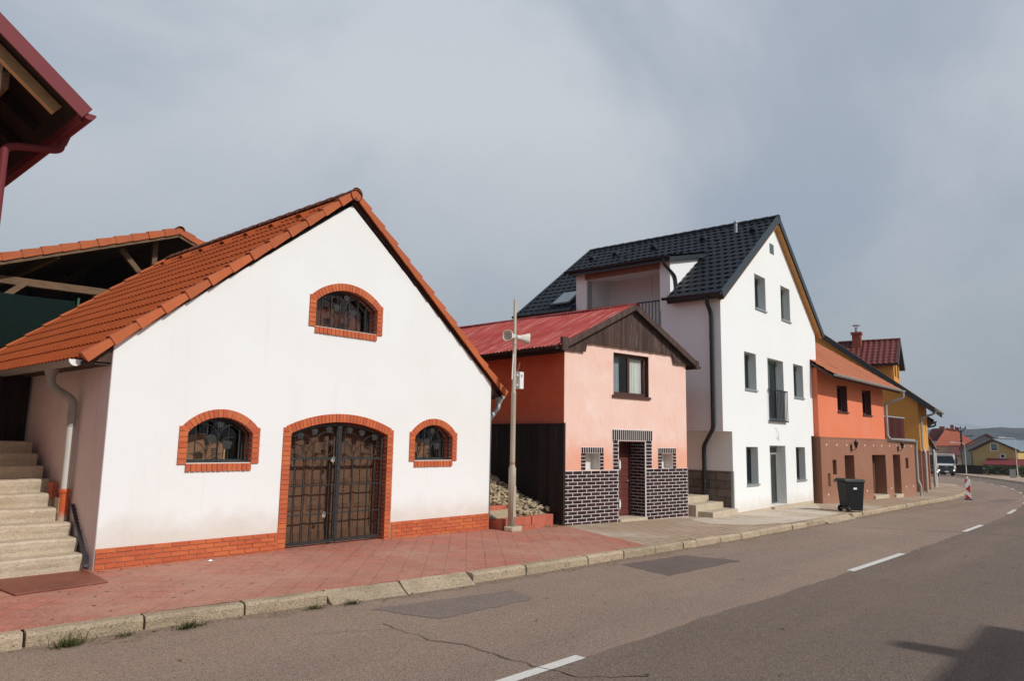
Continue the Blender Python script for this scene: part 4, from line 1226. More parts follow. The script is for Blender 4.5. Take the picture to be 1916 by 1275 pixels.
mb = MB()
for k in range(900):
    if k < 700:
        p = KERBL[rnd.randrange(len(KERBL))]
        if not -2 < p.x < 36: continue
        x, y = p.x + rnd.uniform(-.5, .5), p.y - abs(rnd.gauss(0, .10)) - .01; z = g(x) - .128
    elif k < 820:
        x = rnd.uniform(2.5, 13); y = rnd.choice((11.08 - abs(rnd.gauss(0, .08)), rnd.uniform(8.4, 11))) if x > 3.9 else rnd.uniform(8.5, 10); z = g(x) + .006
    else:
        x, y = rnd.uniform(3, 20), rnd.uniform(2, 7); z = g(x) - .128
    r = rnd.uniform(.010, .038); a0 = rnd.uniform(0, 6.28); tl = rnd.uniform(.0, .012)
    mb.add([(x + r * math.cos(a0), y + r * math.sin(a0), z), (x + r * .5 * math.cos(a0 + 1.5), y + r * .5 * math.sin(a0 + 1.5), z + tl), (x - r * math.cos(a0), y - r * math.sin(a0), z + tl * .6), (x - r * .5 * math.cos(a0 + 1.5), y - r * .5 * math.sin(a0 + 1.5), z + tl * .2)], [(0, 1, 2, 3)])
tag(mb.build('leaf_litter', per_face(mat('dry_leaf', (.13, .085, .045), .9, .1), .4, 1.8, .02), recalc=False), 'dry leaf crumbs scattered along the kerb and on the pavement', 'leaf litter', kind='stuff')

# ------------------------------------------------------------------ pole with loudspeakers, red steps, rubble
PL = thing('loudspeaker_pole', 'tall beige public-address pole standing before the dark boarded wall', 'pole', (11.97, 10.6, -.05))
mb = MB()
mb.lathe([(.001, 0), (.082, 0), (.080, 1.34), (.060, 1.38), (.056, 1.42), (.054, 2.95), (.056, 2.96), (.056, 3.0), (.045, 3.02), (.042, 4.30), (.036, 4.32), (.033, 5.10), (.001, 5.11)], n=14)
mb.box(-.045, .045, -.083, -.074, .30, .95)
pole = mb.build('pole', M['polepaint'], PL)
mb = MB(); mb.lathe([(.0565, 1.42), (.0575, 1.425), (.0575, 1.465), (.0555, 1.47)], n=14); mb.build('rust_band', M['rustband'], PL)
mb = MB()
pts = [(-.13, -.14), (.10, -.20), (.24, -.10), (.20, .12), (-.02, .17), (-.17, .06)]
mb.prism(pts, .0, .10, 'xy'); mb.build('concrete_foot', M['concrete'], PL, .02)
mb = MB(); mb.box(.09, .22, -.10, .03, 3.08, 3.46); mb.box(.05, .09, -.05, .0, 3.14, 3.18); mb.box(.05, .09, -.05, .0, 3.36, 3.40)
bx = mb.build('control_box', M['boxwhite'], PL, .008)
mb = MB(); mb.box(.12, .17, -.104, -.10, 3.34, 3.40); mb.build('box_label', M['zinc'], bx)
mb = MB(); mb.tube([(.12, .0, 3.46), (.16, -.03, 3.68)], .004, 5); mb.build('antenna_rod', M['zinc'], PL)
mb = MB(); mb.tube([(-.055, -.02, 3.85), (-.075, -.02, 3.55), (-.085, -.02, 3.28)], .014, 6); mb.build('cable', M['whitepaint'], PL)
def speaker(direction, lab):
    d = Vector(direction).normalized()
    T = Matrix.Translation(Vector((0, 0, 4.24)) + d * .04) @ d.to_track_quat('Z', 'Y').to_matrix().to_4x4()
    m_ = MB()
    m_.lathe([(.001, .0), (.045, .0), (.05, .05), (.05, .09), (.055, .10), (.085, .20), (.115, .28), (.118, .295), (.108, .295), (.08, .215), (.04, .13), (.001, .12)], n=20, T=T, sq=4)
    h = m_.build('loudspeaker', M['horn'], PL, label=lab)
    q = MB(); q.lathe([(.001, .20), (.022, .20), (.026, .17), (.03, .12)], n=10, T=T); q.build('horn_throat', M['whitepaint'], h)
speaker((-.95, -.22, -.02), 'loudspeaker whose horn mouth faces the viewer')
speaker((.93, -.36, -.05), 'loudspeaker turned away to the right')
mb = MB(); mb.box(-.06, .06, -.05, .05, 4.21, 4.26); mb.lathe([(.044, 0), (.05, .005), (.05, .04), (.044, .045)], (0, 0, 4.06), 12); mb.build('bracket', M['zinc'], PL)

RS = thing('red_steps', 'two low red concrete steps holding back the rubble beside the cellar house', 'steps', (11.9, 10.8, -.05))
mb = MB(); mb.box(.0, 1.0, .02, .20, -.1, .23); mb.box(1.005, 1.78, .0, .18, -.1, .235); mb.build('lower_edging', M['redconc'], RS, .01)
mb = MB(); mb.box(.0, .80, .20, .60, -.1, .20); mb.build('tread', M['redconc'], RS, .008)
mb = MB(); mb.box(-.02, .80, .60, .75, -.1, .45); mb.build('upper_edging', M['redconc'], RS, .01)
mb = MB(); mb.box(.05, .75, -.28, .0, -.06, .075); mb.box(.85, 1.15, -.2, -.03, -.06, .06); mb.build('low_kerb', M['redconc'], RS, .01)
mb = MB()
nst = 1300
for k in range(nst):
    yy = rnd.uniform(0, 1); xx = rnd.uniform(0, 1)
    X = 11.93 + xx * 1.95; Y = 10.98 + yy * 3.2
    if X < 12.72 and Y < 11.52: continue
    Z = .20 + (Y - 10.9) * .36 + .03 * math.sin(X * 5 + Y * 3)
    r = rnd.uniform(.024, .055)
    bm_ = []
    mb.ball((X, Y, Z + rnd.uniform(-.02, .03)), r, sz=(rnd.uniform(.8, 1.5), rnd.uniform(.7, 1.4), rnd.uniform(.5, .9)), sub=1)
mb.sm = [False] * len(mb.sm)
for i in range(len(mb.v)): mb.v[i] = mb.v[i] + Vector((rnd.uniform(-.007, .007), rnd.uniform(-.007, .007), rnd.uniform(-.006, .006)))
mb.add([(11.9, 10.98, .15), (13.95, 10.98, .15), (14.3, 14.3, 1.36), (11.9, 14.3, 1.36)], [(0, 1, 2, 3)])
tag(mb.build('rubble', M['stone']), 'heap of pale rubble stones sloping up between the two houses', 'stones', kind='stuff')
mb = MB()
for k in range(90):
    bx, by = rnd.uniform(13.1, 13.85), rnd.uniform(10.45, 10.72)
    h = rnd.uniform(.03, .09); lx, ly = rnd.uniform(-.06, .06), rnd.uniform(-.06, .06)
    mb.add([(bx - .004, by, g(bx)), (bx + .004, by, g(bx)), (bx + lx, by + ly, g(bx) + h)], [(0, 1, 2)])
tag(mb.build('grass_tuft', M['grass'], recalc=False), 'flat grass tuft at the corner of the dark boarded wall', 'grass', 'grass tufts along the kerb')

# ------------------------------------------------------------------ pink house with red corrugated roof
H2 = thing('pink_house', 'small pink house with red corrugated roof and dark painted brick base', 'house', (13.807, 10.599, -.07), R(-8))
W2, D2 = 4.83, 8.0
zr = lambda x: 5.50 - .485 * abs(x - 2.5)                # underside of roof at the gable
mb = MB()
mb.wall([(0, -.1), (1.95, -.1), (1.95, 1.99), (3.02, 1.99), (3.02, -.1), (W2, -.1), (W2, 4.3), (2.5, 5.40), (0, 4.25)],
        [rect(1.77, 3.17, 3.15, 4.26), rect(.73, 1.25, 1.27, 1.68), rect(3.69, 4.18, 1.27, 1.67)], 0, .30)
mb.build('front_wall', M['pink'], H2)
mb = MB(); mb.box(-.004, .28, .012, D2, 2.34, 4.2); mb.build('side_wall', M['salmon'], H2)
mb = MB(); mb.box(W2 - .28, W2 - .004, .30, D2, -.1, 4.2); mb.build('side_wall', M['salmon'], H2)
mb = MB(); mb.prism([(0, -.1), (W2, -.1), (W2, 4.2), (2.5, 5.35), (0, 4.2)], D2 - .2, D2); mb.build('back_wall', M['salmon'], H2)
mb = MB(); boards(mb, -.04, D2, lambda a: -.1, lambda a: 2.36, .13, -.045, .0, .004, jit=.006)
mb.T = None
vv = mb.v; mb.v = [Vector((p.y, p.x, p.z)) for p in vv]
mb.box(.0, .3, .02, D2, -.1, 2.335)
mb.box(-.06, .005, -.05, -.005, -.1, 2.40); mb.box(-.055, .0, -.04, D2, 2.345, 2.385)
mb.build('boarded_base', M['blackwood'], H2)
# painted brick base
def clinker(x0, x1, z0, z1, nm='brick_base', bw=.32, bh=.088, y=-.012):
    q = MB(); q.box(x0 + .001, x1 - .001, y + .004, 0.0, z0, z1, 1)
    bricks(q, x0 + .006, x1 - .006, z0 + .008, z1 - .004, bw, bh, .0165, y - .003, .009, jit=.001, vgap=.026)
    return q
q = clinker(-.03, 1.95, -.05, 1.26); q.build('brick_base', [M['clinker'], M['whitejoint']], H2)
q = clinker(3.02, W2 + .02, -.05, 1.28); q.build('brick_base', [M['clinker'], M['whitejoint']], H2)
q = clinker(1.72, 1.95, 1.26, 2.02, bw=.4); q2 = clinker(3.02, 3.29, 1.28, 2.02, bw=.5)
q.add(q2.v, q2.f); q.mi[-len(q2.f):] = q2.mi
n = 20
q.box(1.70, 3.30, -.010, .0, 2.0, 2.29, 1)
for k in range(n):
    a = 1.70 + 1.6 * k / n; q.box(a + .014, a + 1.6 / n - .014, -.018, .0, 2.015, 2.275)
q.build('door_surround', [M['clinker'], M['whitejoint']], H2)
q = MB()                                          # brick lined door recess, right cheek
q.box(3.005, 3.02, .0, .50, -.05, 1.98, 1)
nr = 24
for r in range(nr):
    z0_ = -.04 + r * .084; x = -.02 - (.13 if r % 2 else 0)
    while x < .5:
        a, b = max(0.004, x), min(.495, x + .28)
        if b - a > .03: q.box(2.998, 3.006, a + .008, b - .008, z0_ + .01, z0_ + .074)
        x += .28
q.build('recess_bricks', [M['clinker'], M['whitejoint']], H2)
q = MB(); q.box(1.945, 1.955, .0, .5, -.05, 1.98); q.box(1.95, 3.02, .0, .5, 1.975, 1.99); q.box(1.95, 3.02, .56, .6, -.1, 2.0); q.build('recess_lining', M['browndoor'], H2)
q = MB(); q.box(1.96, 3.0, .50, .54, .03, 1.60); q.box(1.96, 3.0, .49, .505, 1.58, 1.66)
for k in range(9): q.box(1.97, 2.99, .488, .50, .08 + k * .165, .20 + k * .165)
dr = q.build('front_door', M['browndoor'], H2)
q = MB(); q.tube([(2.86, .47, .95), (2.86, .44, .95), (2.78, .44, .95)], .010, 6); q.build('handle', M['zinc'], dr)
for z0_, z1_ in ((.28, .53), (1.25, 1.52)):
    q = MB(); q.box(1.955, 1.975, -.035, .03, z0_, z1_); q.box(1.94, 1.99, -.04, -.03, z0_ + .05, z1_ - .05); q.build('hinge_plate', M['whitepaint'], H2)
q = MB(); q.box(1.95, 3.02, -.06, .5, -.10, .035); q.build('threshold', M['concrete'], H2)
for a, b, c, d in ((.58, 1.38, .73, 1.25), (3.54, 4.32, 3.69, 4.18)):
    q = MB()
    for x0, x1 in ((a, c), (d, b)):
        q.box(x0 + .002, x1, -.008, .0, 1.27, 1.69, 1)
        for r in range(5): q.box(x0 + .004, x1 - .004, -.016, .0, 1.28 + r * .084, 1.346 + r * .084)
    q.box(a, b, -.009, .0, 1.68, 1.83, 1)
    n = 10
    for k in range(n): q.box(a + (b - a) * k / n + .013, a + (b - a) * (k + 1) / n - .013, -.017, .0, 1.69, 1.82)
    q.build('niche_surround', [M['clinker'], M['whitejoint']], H2)
    q = MB(); q.box(c + .001, d - .001, .26, .29, 1.27, 1.68); q.box(c, c + .006, .002, .26, 1.27, 1.68); q.box(d - .006, d, .002, .26, 1.27, 1.68); q.box(c, d, .002, .26, 1.27, 1.276); q.box(c, d, .002, .26, 1.674, 1.68)
    nc = q.build('wall_niche', M['niche'], H2)
    q = MB(); q.box(c + .03, c + .11, .20, .25, 1.30, 1.62); q.build('white_shutter', M['whitepaint'], nc)
# window with curtains
f = window(H2, 1.77, 3.17, 3.17, 4.26, .10, M['winbrown'], M['glass'], .085, 1, None, .07, None)
q = MB(); q.box(1.70, 3.22, -.05, .10, 3.10, 3.165); q.build('sill', M['winbrown'], H2)
q = MB()
vs = []
for k in range(41):
    t = k / 40; x = 2.52 + .62 * t
    vs += [(x, .20 + .014 * math.sin(t * 34) + .008 * math.sin(t * 13), 3.18), (x, .20 + .012 * math.sin(t * 34), 4.25)]
q.add(vs, [(2 * k, 2 * k + 2, 2 * k + 3, 2 * k + 1) for k in range(40)], True)
q.build('curtain', M['curtain'], f, recalc=False)
q = MB(); vs = []
for k in range(31):
    t = k / 30; x = 1.80 + .46 * t
    vs += [(x, .27 + .010 * math.sin(t * 30), 3.18), (x, .27 + .008 * math.sin(t * 30), 4.25)]
q.add(vs, [(2 * k, 2 * k + 2, 2 * k + 3, 2 * k + 1) for k in range(30)], True); q.build('lace_curtain', M['lace'], f, recalc=False)
q = MB(); q.box(.3, W2 - .3, .9, .95, 2.6, 4.3); q.build('dark_room', M['dark'], f)
q = MB(); q.box(1.765, 1.775, -.003, .10, 3.165, 4.26); q.box(3.165, 3.175, -.003, .10, 3.165, 4.26); q.box(1.765, 3.175, -.003, .1, 4.255, 4.265); q.build('brown_reveal', M['winbrown'], H2)
# weathered gable boarding
q = MB()
boards(q, -.12, 5.02, lambda x: (4.16 if x < .69 or x > 4.22 else 4.40) + (.012 if int(x * 40) % 2 else 0), lambda x: zr(x) + .02, .085, -.075, -.045, .004, jit=.003)
q.build('gable_boards', M['darkwood'], H2)
q = MB()
for xa, za, xb, zb in ((-.28, 4.20, 2.42, 5.52), (2.42, 5.52, 5.16, 4.17)):
    q.bar((xa, -.20, za), (xb, -.20, zb), .035, .15)
rb = q.build('barge_board', M['darkwood'], H2)
q = MB(); q.box(-.30, -.10, -.24, -.16, 4.12, 4.44); q.build('board_end', M['darkwood'], rb)
q = MB(); q.box(5.02, 5.14, -.24, -.16, 4.06, 4.30); q.build('board_end', M['darkwood'], rb)
# corrugated roof
for s_ in (0, 1):
    xe, ze = (-.36, 4.235) if s_ == 0 else (5.22, 4.20)
    q = MB()
    nv_, nu_ = 6, 8 * 62
    vs, fs = [], []
    for i in range(nu_ + 1):
        y = -.22 + (D2 + .5) * i / nu_
        w = .016 * math.sin(2 * PI * i / 8)
        for k in range(nv_ + 1):
            t = k / nv_
            bk = y / D2 * .22 * t - .02 * math.sin(t * PI) + .012 * math.sin(y * 1.3 + 2 * t)
            vs.append((xe + (2.45 - xe) * t + (w * .4 * (-1 if s_ == 0 else 1)), y, ze + (5.60 - ze) * t + w + bk + (.006 if int(t * 2.99) == 1 else 0)))
    fs = [(i * (nv_ + 1) + k, (i + 1) * (nv_ + 1) + k, (i + 1) * (nv_ + 1) + k + 1, i * (nv_ + 1) + k + 1) for i in range(nu_) for k in range(nv_)]
    q.add(vs, fs, True)
    rf = q.build('roof', M['redroof'], H2, recalc=False)
    q = MB()
    q.hexa([(xe + .06, -.12, ze - .09), (2.45, -.12, 5.43), (2.45, D2, 5.60), (xe + .06, D2, ze - .09), (xe + .06, -.12, ze - .03), (2.45, -.12, 5.54), (2.45, D2, 5.70), (xe + .06, D2, ze - .03)])
    q.build('roof_deck', M['darkbeam'], rf)
q = MB()
vs = []
for k in range(21):
    y = -.24 + (D2 + .52) * k / 20; zz_ = 5.60 + y / D2 * .22
    for a in range(7): vs.append((2.45 + .09 * math.cos(PI * a / 6), y, zz_ - .02 + .06 * math.sin(PI * a / 6)))
q.add(vs, [(7 * i + a, 7 * i + a + 1, 7 * i + a + 8, 7 * i + a + 7) for i in range(20) for a in range(6)], True)
q.build('ridge_cap', M['redroof'], H2, recalc=False)
q = MB(); q.gutter((-.40, -.16, 4.20), (-.40, D2, 4.23), .075); q.box(-.34, 0, 0, D2, 4.10, 4.13); q.build('gutter', M['blackwood'], H2)
q = MB(); q.gutter((5.27, -.16, 4.16), (5.27, D2, 4.18), .075); q.build('gutter', M['blackwood'], H2)

# ------------------------------------------------------------------ steps between pink and tall white house
S2 = thing('entrance_steps', 'small pale concrete steps between the pink house and the tall white house', 'steps', (18.75, 9.05, -.13), R(1.9))
for k in range(3):
    q = MB(); q.box(.02 + (0 if k else .1), 1.85, .25 + .45 * k, 2.8, -.15, .17 * (k + 1) - .02); q.build('step', M['concrete'], S2, .015)

# ------------------------------------------------------------------ tall white house with black roof
H3 = thing('tall_white_house', 'tall white gabled house with black tiled roof and grey framed windows', 'house', (20.858, 9.51, -.154), R(1.88))
XL, XR, AX, D3 = -.90, 7.98, 3.75, 7.45
ZE3, ZA3 = 6.55, 9.88
OPN = [(1.85, 2.82, 6.50, 7.67), (4.28, 5.22, 6.46, 7.70), (.82, 1.79, 3.76, 4.96), (5.33, 6.38, 3.76, 4.98), (2.80, 4.30, 2.86, 4.95), (.78, 1.74, .80, 1.97), (5.30, 6.29, .80, 1.98), (2.76, 4.24, .06, 2.02)]
q = MB()
q.wall([(-.25, .02), (7.05, -.06), (7.05, 2.40), (XR, 2.40), (XR, ZE3), (AX, ZA3), (XL, ZE3), (XL, 2.42), (-.25, 2.42)], [rect(*o) for o in OPN] + [rect(3.36, 3.70, 8.70, 9.02)], 0, .42)
q.build('front_wall', M['white3'], H3)
q = MB(); q.wall([(.42, 2.42), (D3, 2.42), (D3, ZE3 - .05), (4.85, ZE3 - .05), (4.85, 5.50), (1.95, 5.50), (1.95, ZE3 - .05), (.42, ZE3 - .05)], [], XL + .004, XL + .35, 'yz'); q.build('side_wall', M['white3'], H3)
q = MB(); q.box(XR - .3, XR - .004, .42, D3, 2.40, ZE3 - .05); q.build('side_wall', M['white3'], H3)
q = MB(); q.prism([(XL, -.2), (XR, -.2), (XR, ZE3 - .05), (AX, ZA3 - .05), (XL, ZE3 - .05)], D3 - .3, D3); q.build('back_wall', M['white3'], H3)
q = MB(); q.box(-.246, .1, .42, D3, -.2, 2.42); q.build('side_wall', M['white3'], H3)
q = MB(); q.box(6.75, 7.046, .42, D3, -.2, 2.40); q.build('side_wall', M['white3'], H3)
q = MB(); q.box(XL + .36, XR - .31, .43, D3 - .3, 2.43, 2.60); q.box(XL + .003, XL + .36, .43, D3, 2.424, 2.5); q.build('floor_slab', M['white3'], H3)
q = MB(); q.box(-.262, -.25, .06, D3, -.3, 1.24); q.build('block_base', M['block'], H3)
q = MB(); q.box(-.275, -.2, .0 - .012, .06, -.2, 1.25); q.build('base_edge', M['alu'], H3)
q = MB(); q.box(.1, 6.7, 1.5, 1.6, -.2, 2.42); q.box(XL + .36, XR - .31, 1.5, 1.6, 2.6, ZE3 - .1); q.prism([(.2, ZE3 - .1), (7.2, ZE3 - .1), (AX, 9.3)], 1.5, 1.6); q.build('dark_interior', M['dark'], H3)
q = MB(); q.box(-.12, 6.9, -.03, .0, -.12, .03); q.build('footing', M['concrete'], H3)
def reveal(o, y):
    q = MB(); a, b, c, d = o
    q.box(b - .004, b - .001, .004, y, c, d); q.box(a + .001, a + .004, .004, y, c, d); q.box(a, b, .004, y, d - .004, d - .001); q.build('reveal', M['reveal'], H3)
for o in OPN[:4]:
    reveal(o, .24)
    f = window(H3, o[0], o[1], o[2] + .02, o[3], .24, M['anth'], M['glassdark'], .075, 1, None, .07, None)
    q = MB(); q.box(o[0] - .02, o[1] + .02, -.05, .25, o[2] - .028, o[2] + .016); q.build('sill', M['alu'], H3)
o = OPN[4]; reveal(o, .24)
f = window(H3, o[0], o[1], o[2] + .02, o[3], .24, M['anth'], M['glassdark'], .085, 1, None, .07, None)
q = MB()
vs = []
for k in range(31):
    t = k / 30; vs += [(2.95 + .5 * t, .40 + .015 * math.sin(t * 25), 2.9), (2.95 + .5 * t, .40 + .012 * math.sin(t * 25), 4.9)]
q.add(vs, [(2 * k, 2 * k + 2, 2 * k + 3, 2 * k + 1) for k in range(30)], True); q.build('curtain', M['curtain'], f, recalc=False)
q = MB(); q.box(o[0] - .02, o[1] + .02, -.05, .25, o[2] - .04, o[2] + .016); q.build('sill', M['alu'], H3)
q = MB()
q.box(2.70, 4.40, -.10, -.06, 3.86, 3.90); q.box(2.70, 4.40, -.10, -.06, 2.82, 2.86)
for k in range(13): q.box(2.71 + 1.66 * k / 12, 2.73 + 1.66 * k / 12, -.09, -.07, 2.86, 3.86)
for x in (2.71, 4.37):
    for z in (2.83, 3.87): q.box(x, x + .025, -.06, .0, z, z + .02)
q.build('balcony_railing', M['black'], H3)
for o in OPN[5:7]:
    reveal(o, .24)
    f = window(H3, o[0], o[1], o[2] + .02, o[3], .24, M['anth'], M['glassdark'], .07, 0, None, .07, None)
    q = MB(); q.box(o[0] - .02, o[1] + .02, -.05, .25, o[2] - .028, o[2] + .016); q.build('sill', M['alu'], H3)
    for k in range(6):
        q = MB(); x = o[0] + .08 + (o[1] - o[0] - .2) * k / 5.2; q.box(x, x + .03, .19, .215, o[2] + .02, o[3] - .10); q.build('security_bar', M['black'], f)
o = OPN[7]; reveal(o, .30)
q = MB(); q.wall(rect(o[0], o[1], o[2], o[3]), [rect(o[0] + .08, o[0] + .80, o[2] + .02, 1.72), rect(o[0] + .88, o[1] - .08, o[2] + .02, 1.72), rect(o[0] + .08, o[1] - .08, 1.78, o[3] - .07)], .30, .37)
df = q.build('door_frame', M['greydoor'], H3)
q = MB(); q.box(o[0] + .07, o[0] + .81, .32, .36, o[2] + .01, 1.73); q.build('front_door', M['greydoor'], df)
q = MB(); q.box(o[0] + .87, o[1] - .07, .33, .345, o[2] + .01, 1.73); q.build('side_light', M['glassdark'], df)
q = MB(); q.box(o[0] + .07, o[1] - .07, .33, .345, 1.77, o[3] - .06); q.build('fan_light', M['glassdark'], df)
q = MB(); q.tube([(o[0] + .73, .31, .9), (o[0] + .73, .27, .9), (o[0] + .73, .27, 1.2), (o[0] + .73, .31, 1.2)], .012, 6); q.build('handle', M['alu'], df)
q = MB(); q.box(o[0] - .1, o[1] + .1, -.16, .3, -.14, .045); q.build('doorstep', M['concrete'], H3, .01)
q = MB(); q.box(3.34, 3.72, -.01, .02, 8.68, 9.04)
for k in range(6): q.box(3.36, 3.70, -.02, -.01, 8.71 + k * .055, 8.74 + k * .055)
q.build('vent_grille', M['anth'], H3)
q = MB()
q.tube([(3.35, -.004, 2.62), (3.45, -.05, 2.48), (3.52, -.04, 2.30), (3.56, -.03, 2.22)], .006, 5); q.tube([(3.35, -.01, 2.25), (3.42, -.05, 2.32), (3.55, -.03, 2.26), (3.62, -.03, 2.20)], .006, 5)
q.build('loose_cable', M['zinc'], H3)
# roof
ov = .32
TH = math.atan2(ZA3 - ZE3, AX - XL)
slp = math.tan(TH)
xe, ze = XL - ov, ZE3 - ov * slp + .16
xr_ = XR + ov + .1
YF = -.20
NL = Vector((-math.sin(TH), 0, math.cos(TH)))
VL = Vector((math.cos(TH), 0, math.sin(TH)))
ln = (AX - xe) / math.cos(TH)
dz0, dz1 = 1.62, 5.25                       # the dormer's span in depth
rows_ = 17
q = MB()
tiles(q, (xe, YF, ze), (0, 1, 0), VL, dz0 - YF, ln, .26, rows_, .024, .030, 8, 's', True)
q.build('roof', M['slate'], H3, recalc=False)
q = MB()
tiles(q, (xe, dz1, ze), (0, 1, 0), VL, D3 + .25 - dz1, ln, .26, rows_, .024, .030, 8, 's', True, .1)
q.build('roof', M['slate'], H3, recalc=False)
zr_top = ze + (AX - xe) * slp
dm_e = (XL - .28, 7.86)                      # dormer eave: x, z
DX, DZ = 1.65, 8.57      # where the dormer roof runs into the main roof
DV = Vector((DX - dm_e[0], 0, DZ - dm_e[1]))
q = MB(); tiles(q, (dm_e[0], dz0 - .12, dm_e[1]), (0, 1, 0), DV, dz1 - dz0 + .24, DV.length, .26, 8, .024, .030, 8, 's', True, .05)
tt_ = (DX - .12 - xe) / math.cos(TH)
tiles(q, Vector((xe, dz0 - .02, ze)) + VL * tt_, (0, 1, 0), VL, dz1 - dz0 + .04, ln - tt_, .26, 8, .024, .030, 8, 's', True, .02)
dr = q.build('dormer_roof', M['slate'], H3, recalc=False)
q = MB()
a = Vector((dm_e[0], dz0 - .12, dm_e[1] - .03)); q.para(a, DV, (0, dz1 - dz0 + .24, 0), (0, 0, -.14)); q.build('dormer_deck', M['slatetrim'], dr)
q = MB(); q.gutter((dm_e[0] - .06, dz0 - .16, dm_e[1] - .02), (dm_e[0] - .06, dz1 + .22, dm_e[1]), .075); q.build('gutter', M['black'], dr)
THR = math.atan2(zr_top - (ZE3 - .30 + .12), xr_ - AX)
VR = Vector((-math.cos(THR), 0, math.sin(THR)))
q = MB(); tiles(q, (xr_, YF, zr_top - (xr_ - AX) * math.tan(THR)), (0, 1, 0), VR, D3 + .25 - YF, (xr_ - AX) / math.cos(THR), .30, rows_, .032, .022, 8, 's', True); q.build('roof', M['slate'], H3, recalc=False)
q = MB()
q.para((xe, YF + .01, ze - .02), VL * ln, (0, dz0 - YF - .01, 0), -NL * .16)
q.para((xe, dz1, ze - .02), VL * ln, (0, D3 + .2 - dz1, 0), -NL * .16)
q.build('roof_deck', M['slatetrim'], H3)
NRt = Vector((math.sin(THR), 0, math.cos(THR)))
q = MB(); q.para((xr_, YF + .01, zr_top - (xr_ - AX) * math.tan(THR) - .02), VR * ((xr_ - AX) / math.cos(THR)), (0, D3 + .2 - YF, 0), -NRt * .12); q.build('roof_deck', M['slatetrim'], H3)
q = MB(); q.para(Vector((xr_ - .05, YF + .02, zr_top - (xr_ - AX) * math.tan(THR) - .02)) - NRt * .14, VR * ((xr_ - AX) / math.cos(THR) - .25), (0, .20, 0), -NRt * .02); q.build('soffit', M['soffit'], H3)
q = MB(); q.para(Vector((xe + .05, YF + .02, ze - .02)) - NL * .18, VL * (ln - .25), (0, .20, 0), -NL * .02); q.build('soffit', M['soffit'], H3)
q = MB()
q.para(Vector((xe - .02, YF - .02, ze)) + NL * .07, VL * (ln + .04), (0, .03, 0), -NL * .27)
q.build('barge_trim', M['slatetrim'], H3)
q = MB(); q.para(Vector((xr_ + .02, YF - .02, zr_top - (xr_ - AX) * math.tan(THR))) + NRt * .07, VR * ((xr_ - AX) / math.cos(THR) + .04), (0, .03, 0), -NRt * .20); q.build('barge_trim', M['slatetrim'], H3)
q = MB(); q.para(Vector((xe - .02, D3 + .24, ze)) + NL * .07, VL * (ln + .04), (0, .03, 0), -NL * .27); q.build('barge_trim', M['slatetrim'], H3)
q = MB(); ridge_tiles(q, (AX, YF, zr_top - .03), (AX, D3 + .25, zr_top - .03), 20, .13); q.build('ridge', M['slate'], H3)
for yy, zz_ in ((-.15, 9.45), (2.2, 9.4), (4.2, 9.4), (5.9, 9.4), (7.0, 9.3)):
    # roof vents near the ridge
    base = Vector((AX - 1.0, max(yy, .35), zr_top - 1.0 * slp))
    vdir = VL
    q = MB(); nn = Vector((-vdir.z, 0, vdir.x))
    q.hexa([base + Vector((0, -.13, 0)), base + Vector((0, .13, 0)), base + vdir * .4 + Vector((0, .10, 0)), base + vdir * .4 + Vector((0, -.10, 0)),
            base + nn * .16 + Vector((0, -.08, 0)), base + nn * .16 + Vector((0, .08, 0)), base + vdir * .4 + nn * .05 + Vector((0, .08, 0)), base + vdir * .4 + nn * .05 + Vector((0, -.08, 0))])
    q.build('roof_vent', M['black'], H3)
q = MB(); vb = Vector((AX - .75, 1.05, zr_top - .6)); q.tube([vb, vb + Vector((0, 0, .44))], .055, 10); q.lathe([(.055, .40), (.075, .42), (.075, .49), (.001, .52)], vb, 10); q.build('vent_pipe', M['zinc'], H3)
# eave gutter, downpipes
q = MB(); q.gutter((xe - .06, YF, ze + .0), (xe - .06, dz0 + .1, ze + .02), .08); gu = q.build('gutter', M['black'], H3)
q = MB(); q.gutter((xe - .06, dz1 - .1, ze), (xe - .06, D3 + .3, ze + .02), .08); q.build('gutter', M['black'], H3)
q = MB(); q.gutter((xr_ + .06, YF, ze - .05), (xr_ + .06, D3, ze - .03), .08); q.build('gutter', M['black'], H3)
q = MB(); q.pipe([(xe - .02, .28, ze - .02), (xe + .02, .28, ze - .28), (XL - .09, .26, ze - .55), (XL - .09, .26, 2.50), (-.36, .86, 1.98), (-.36, .86, .32)], .062, .12, 12)
for z in (3.1, 5.2): q.lathe([(.063, 0), (.072, .005), (.072, .04), (.063, .045)], (XL - .09, .26, z), 10)
for z in (.9, 1.6): q.lathe([(.063, 0), (.072, .005), (.072, .04), (.063, .045)], (-.36, .86, z), 10)
q.build('downpipe', M['black'], H3)
q = MB(); q.lathe([(.001, 0), (.10, 0), (.11, .22), (.13, .26), (.12, .27), (.066, .25)], (-.36, .86, .10), 12); q.build('gully', M['slatetrim'], H3)
q = MB(); q.pipe([(dm_e[0] - .06, dz0 + .05, dm_e[1] - .06), (dm_e[0] - .06, dz0 + .05, dm_e[1] - .25), (XL + .22, dz0 - .04, dm_e[1] - .55), (XL + .30, dz0 - .05, dm_e[1] - .95), (XL + .12, dz0 - .08, dm_e[1] - 1.12)], .05, .10, 10); q.build('downpipe', M['black'], H3)
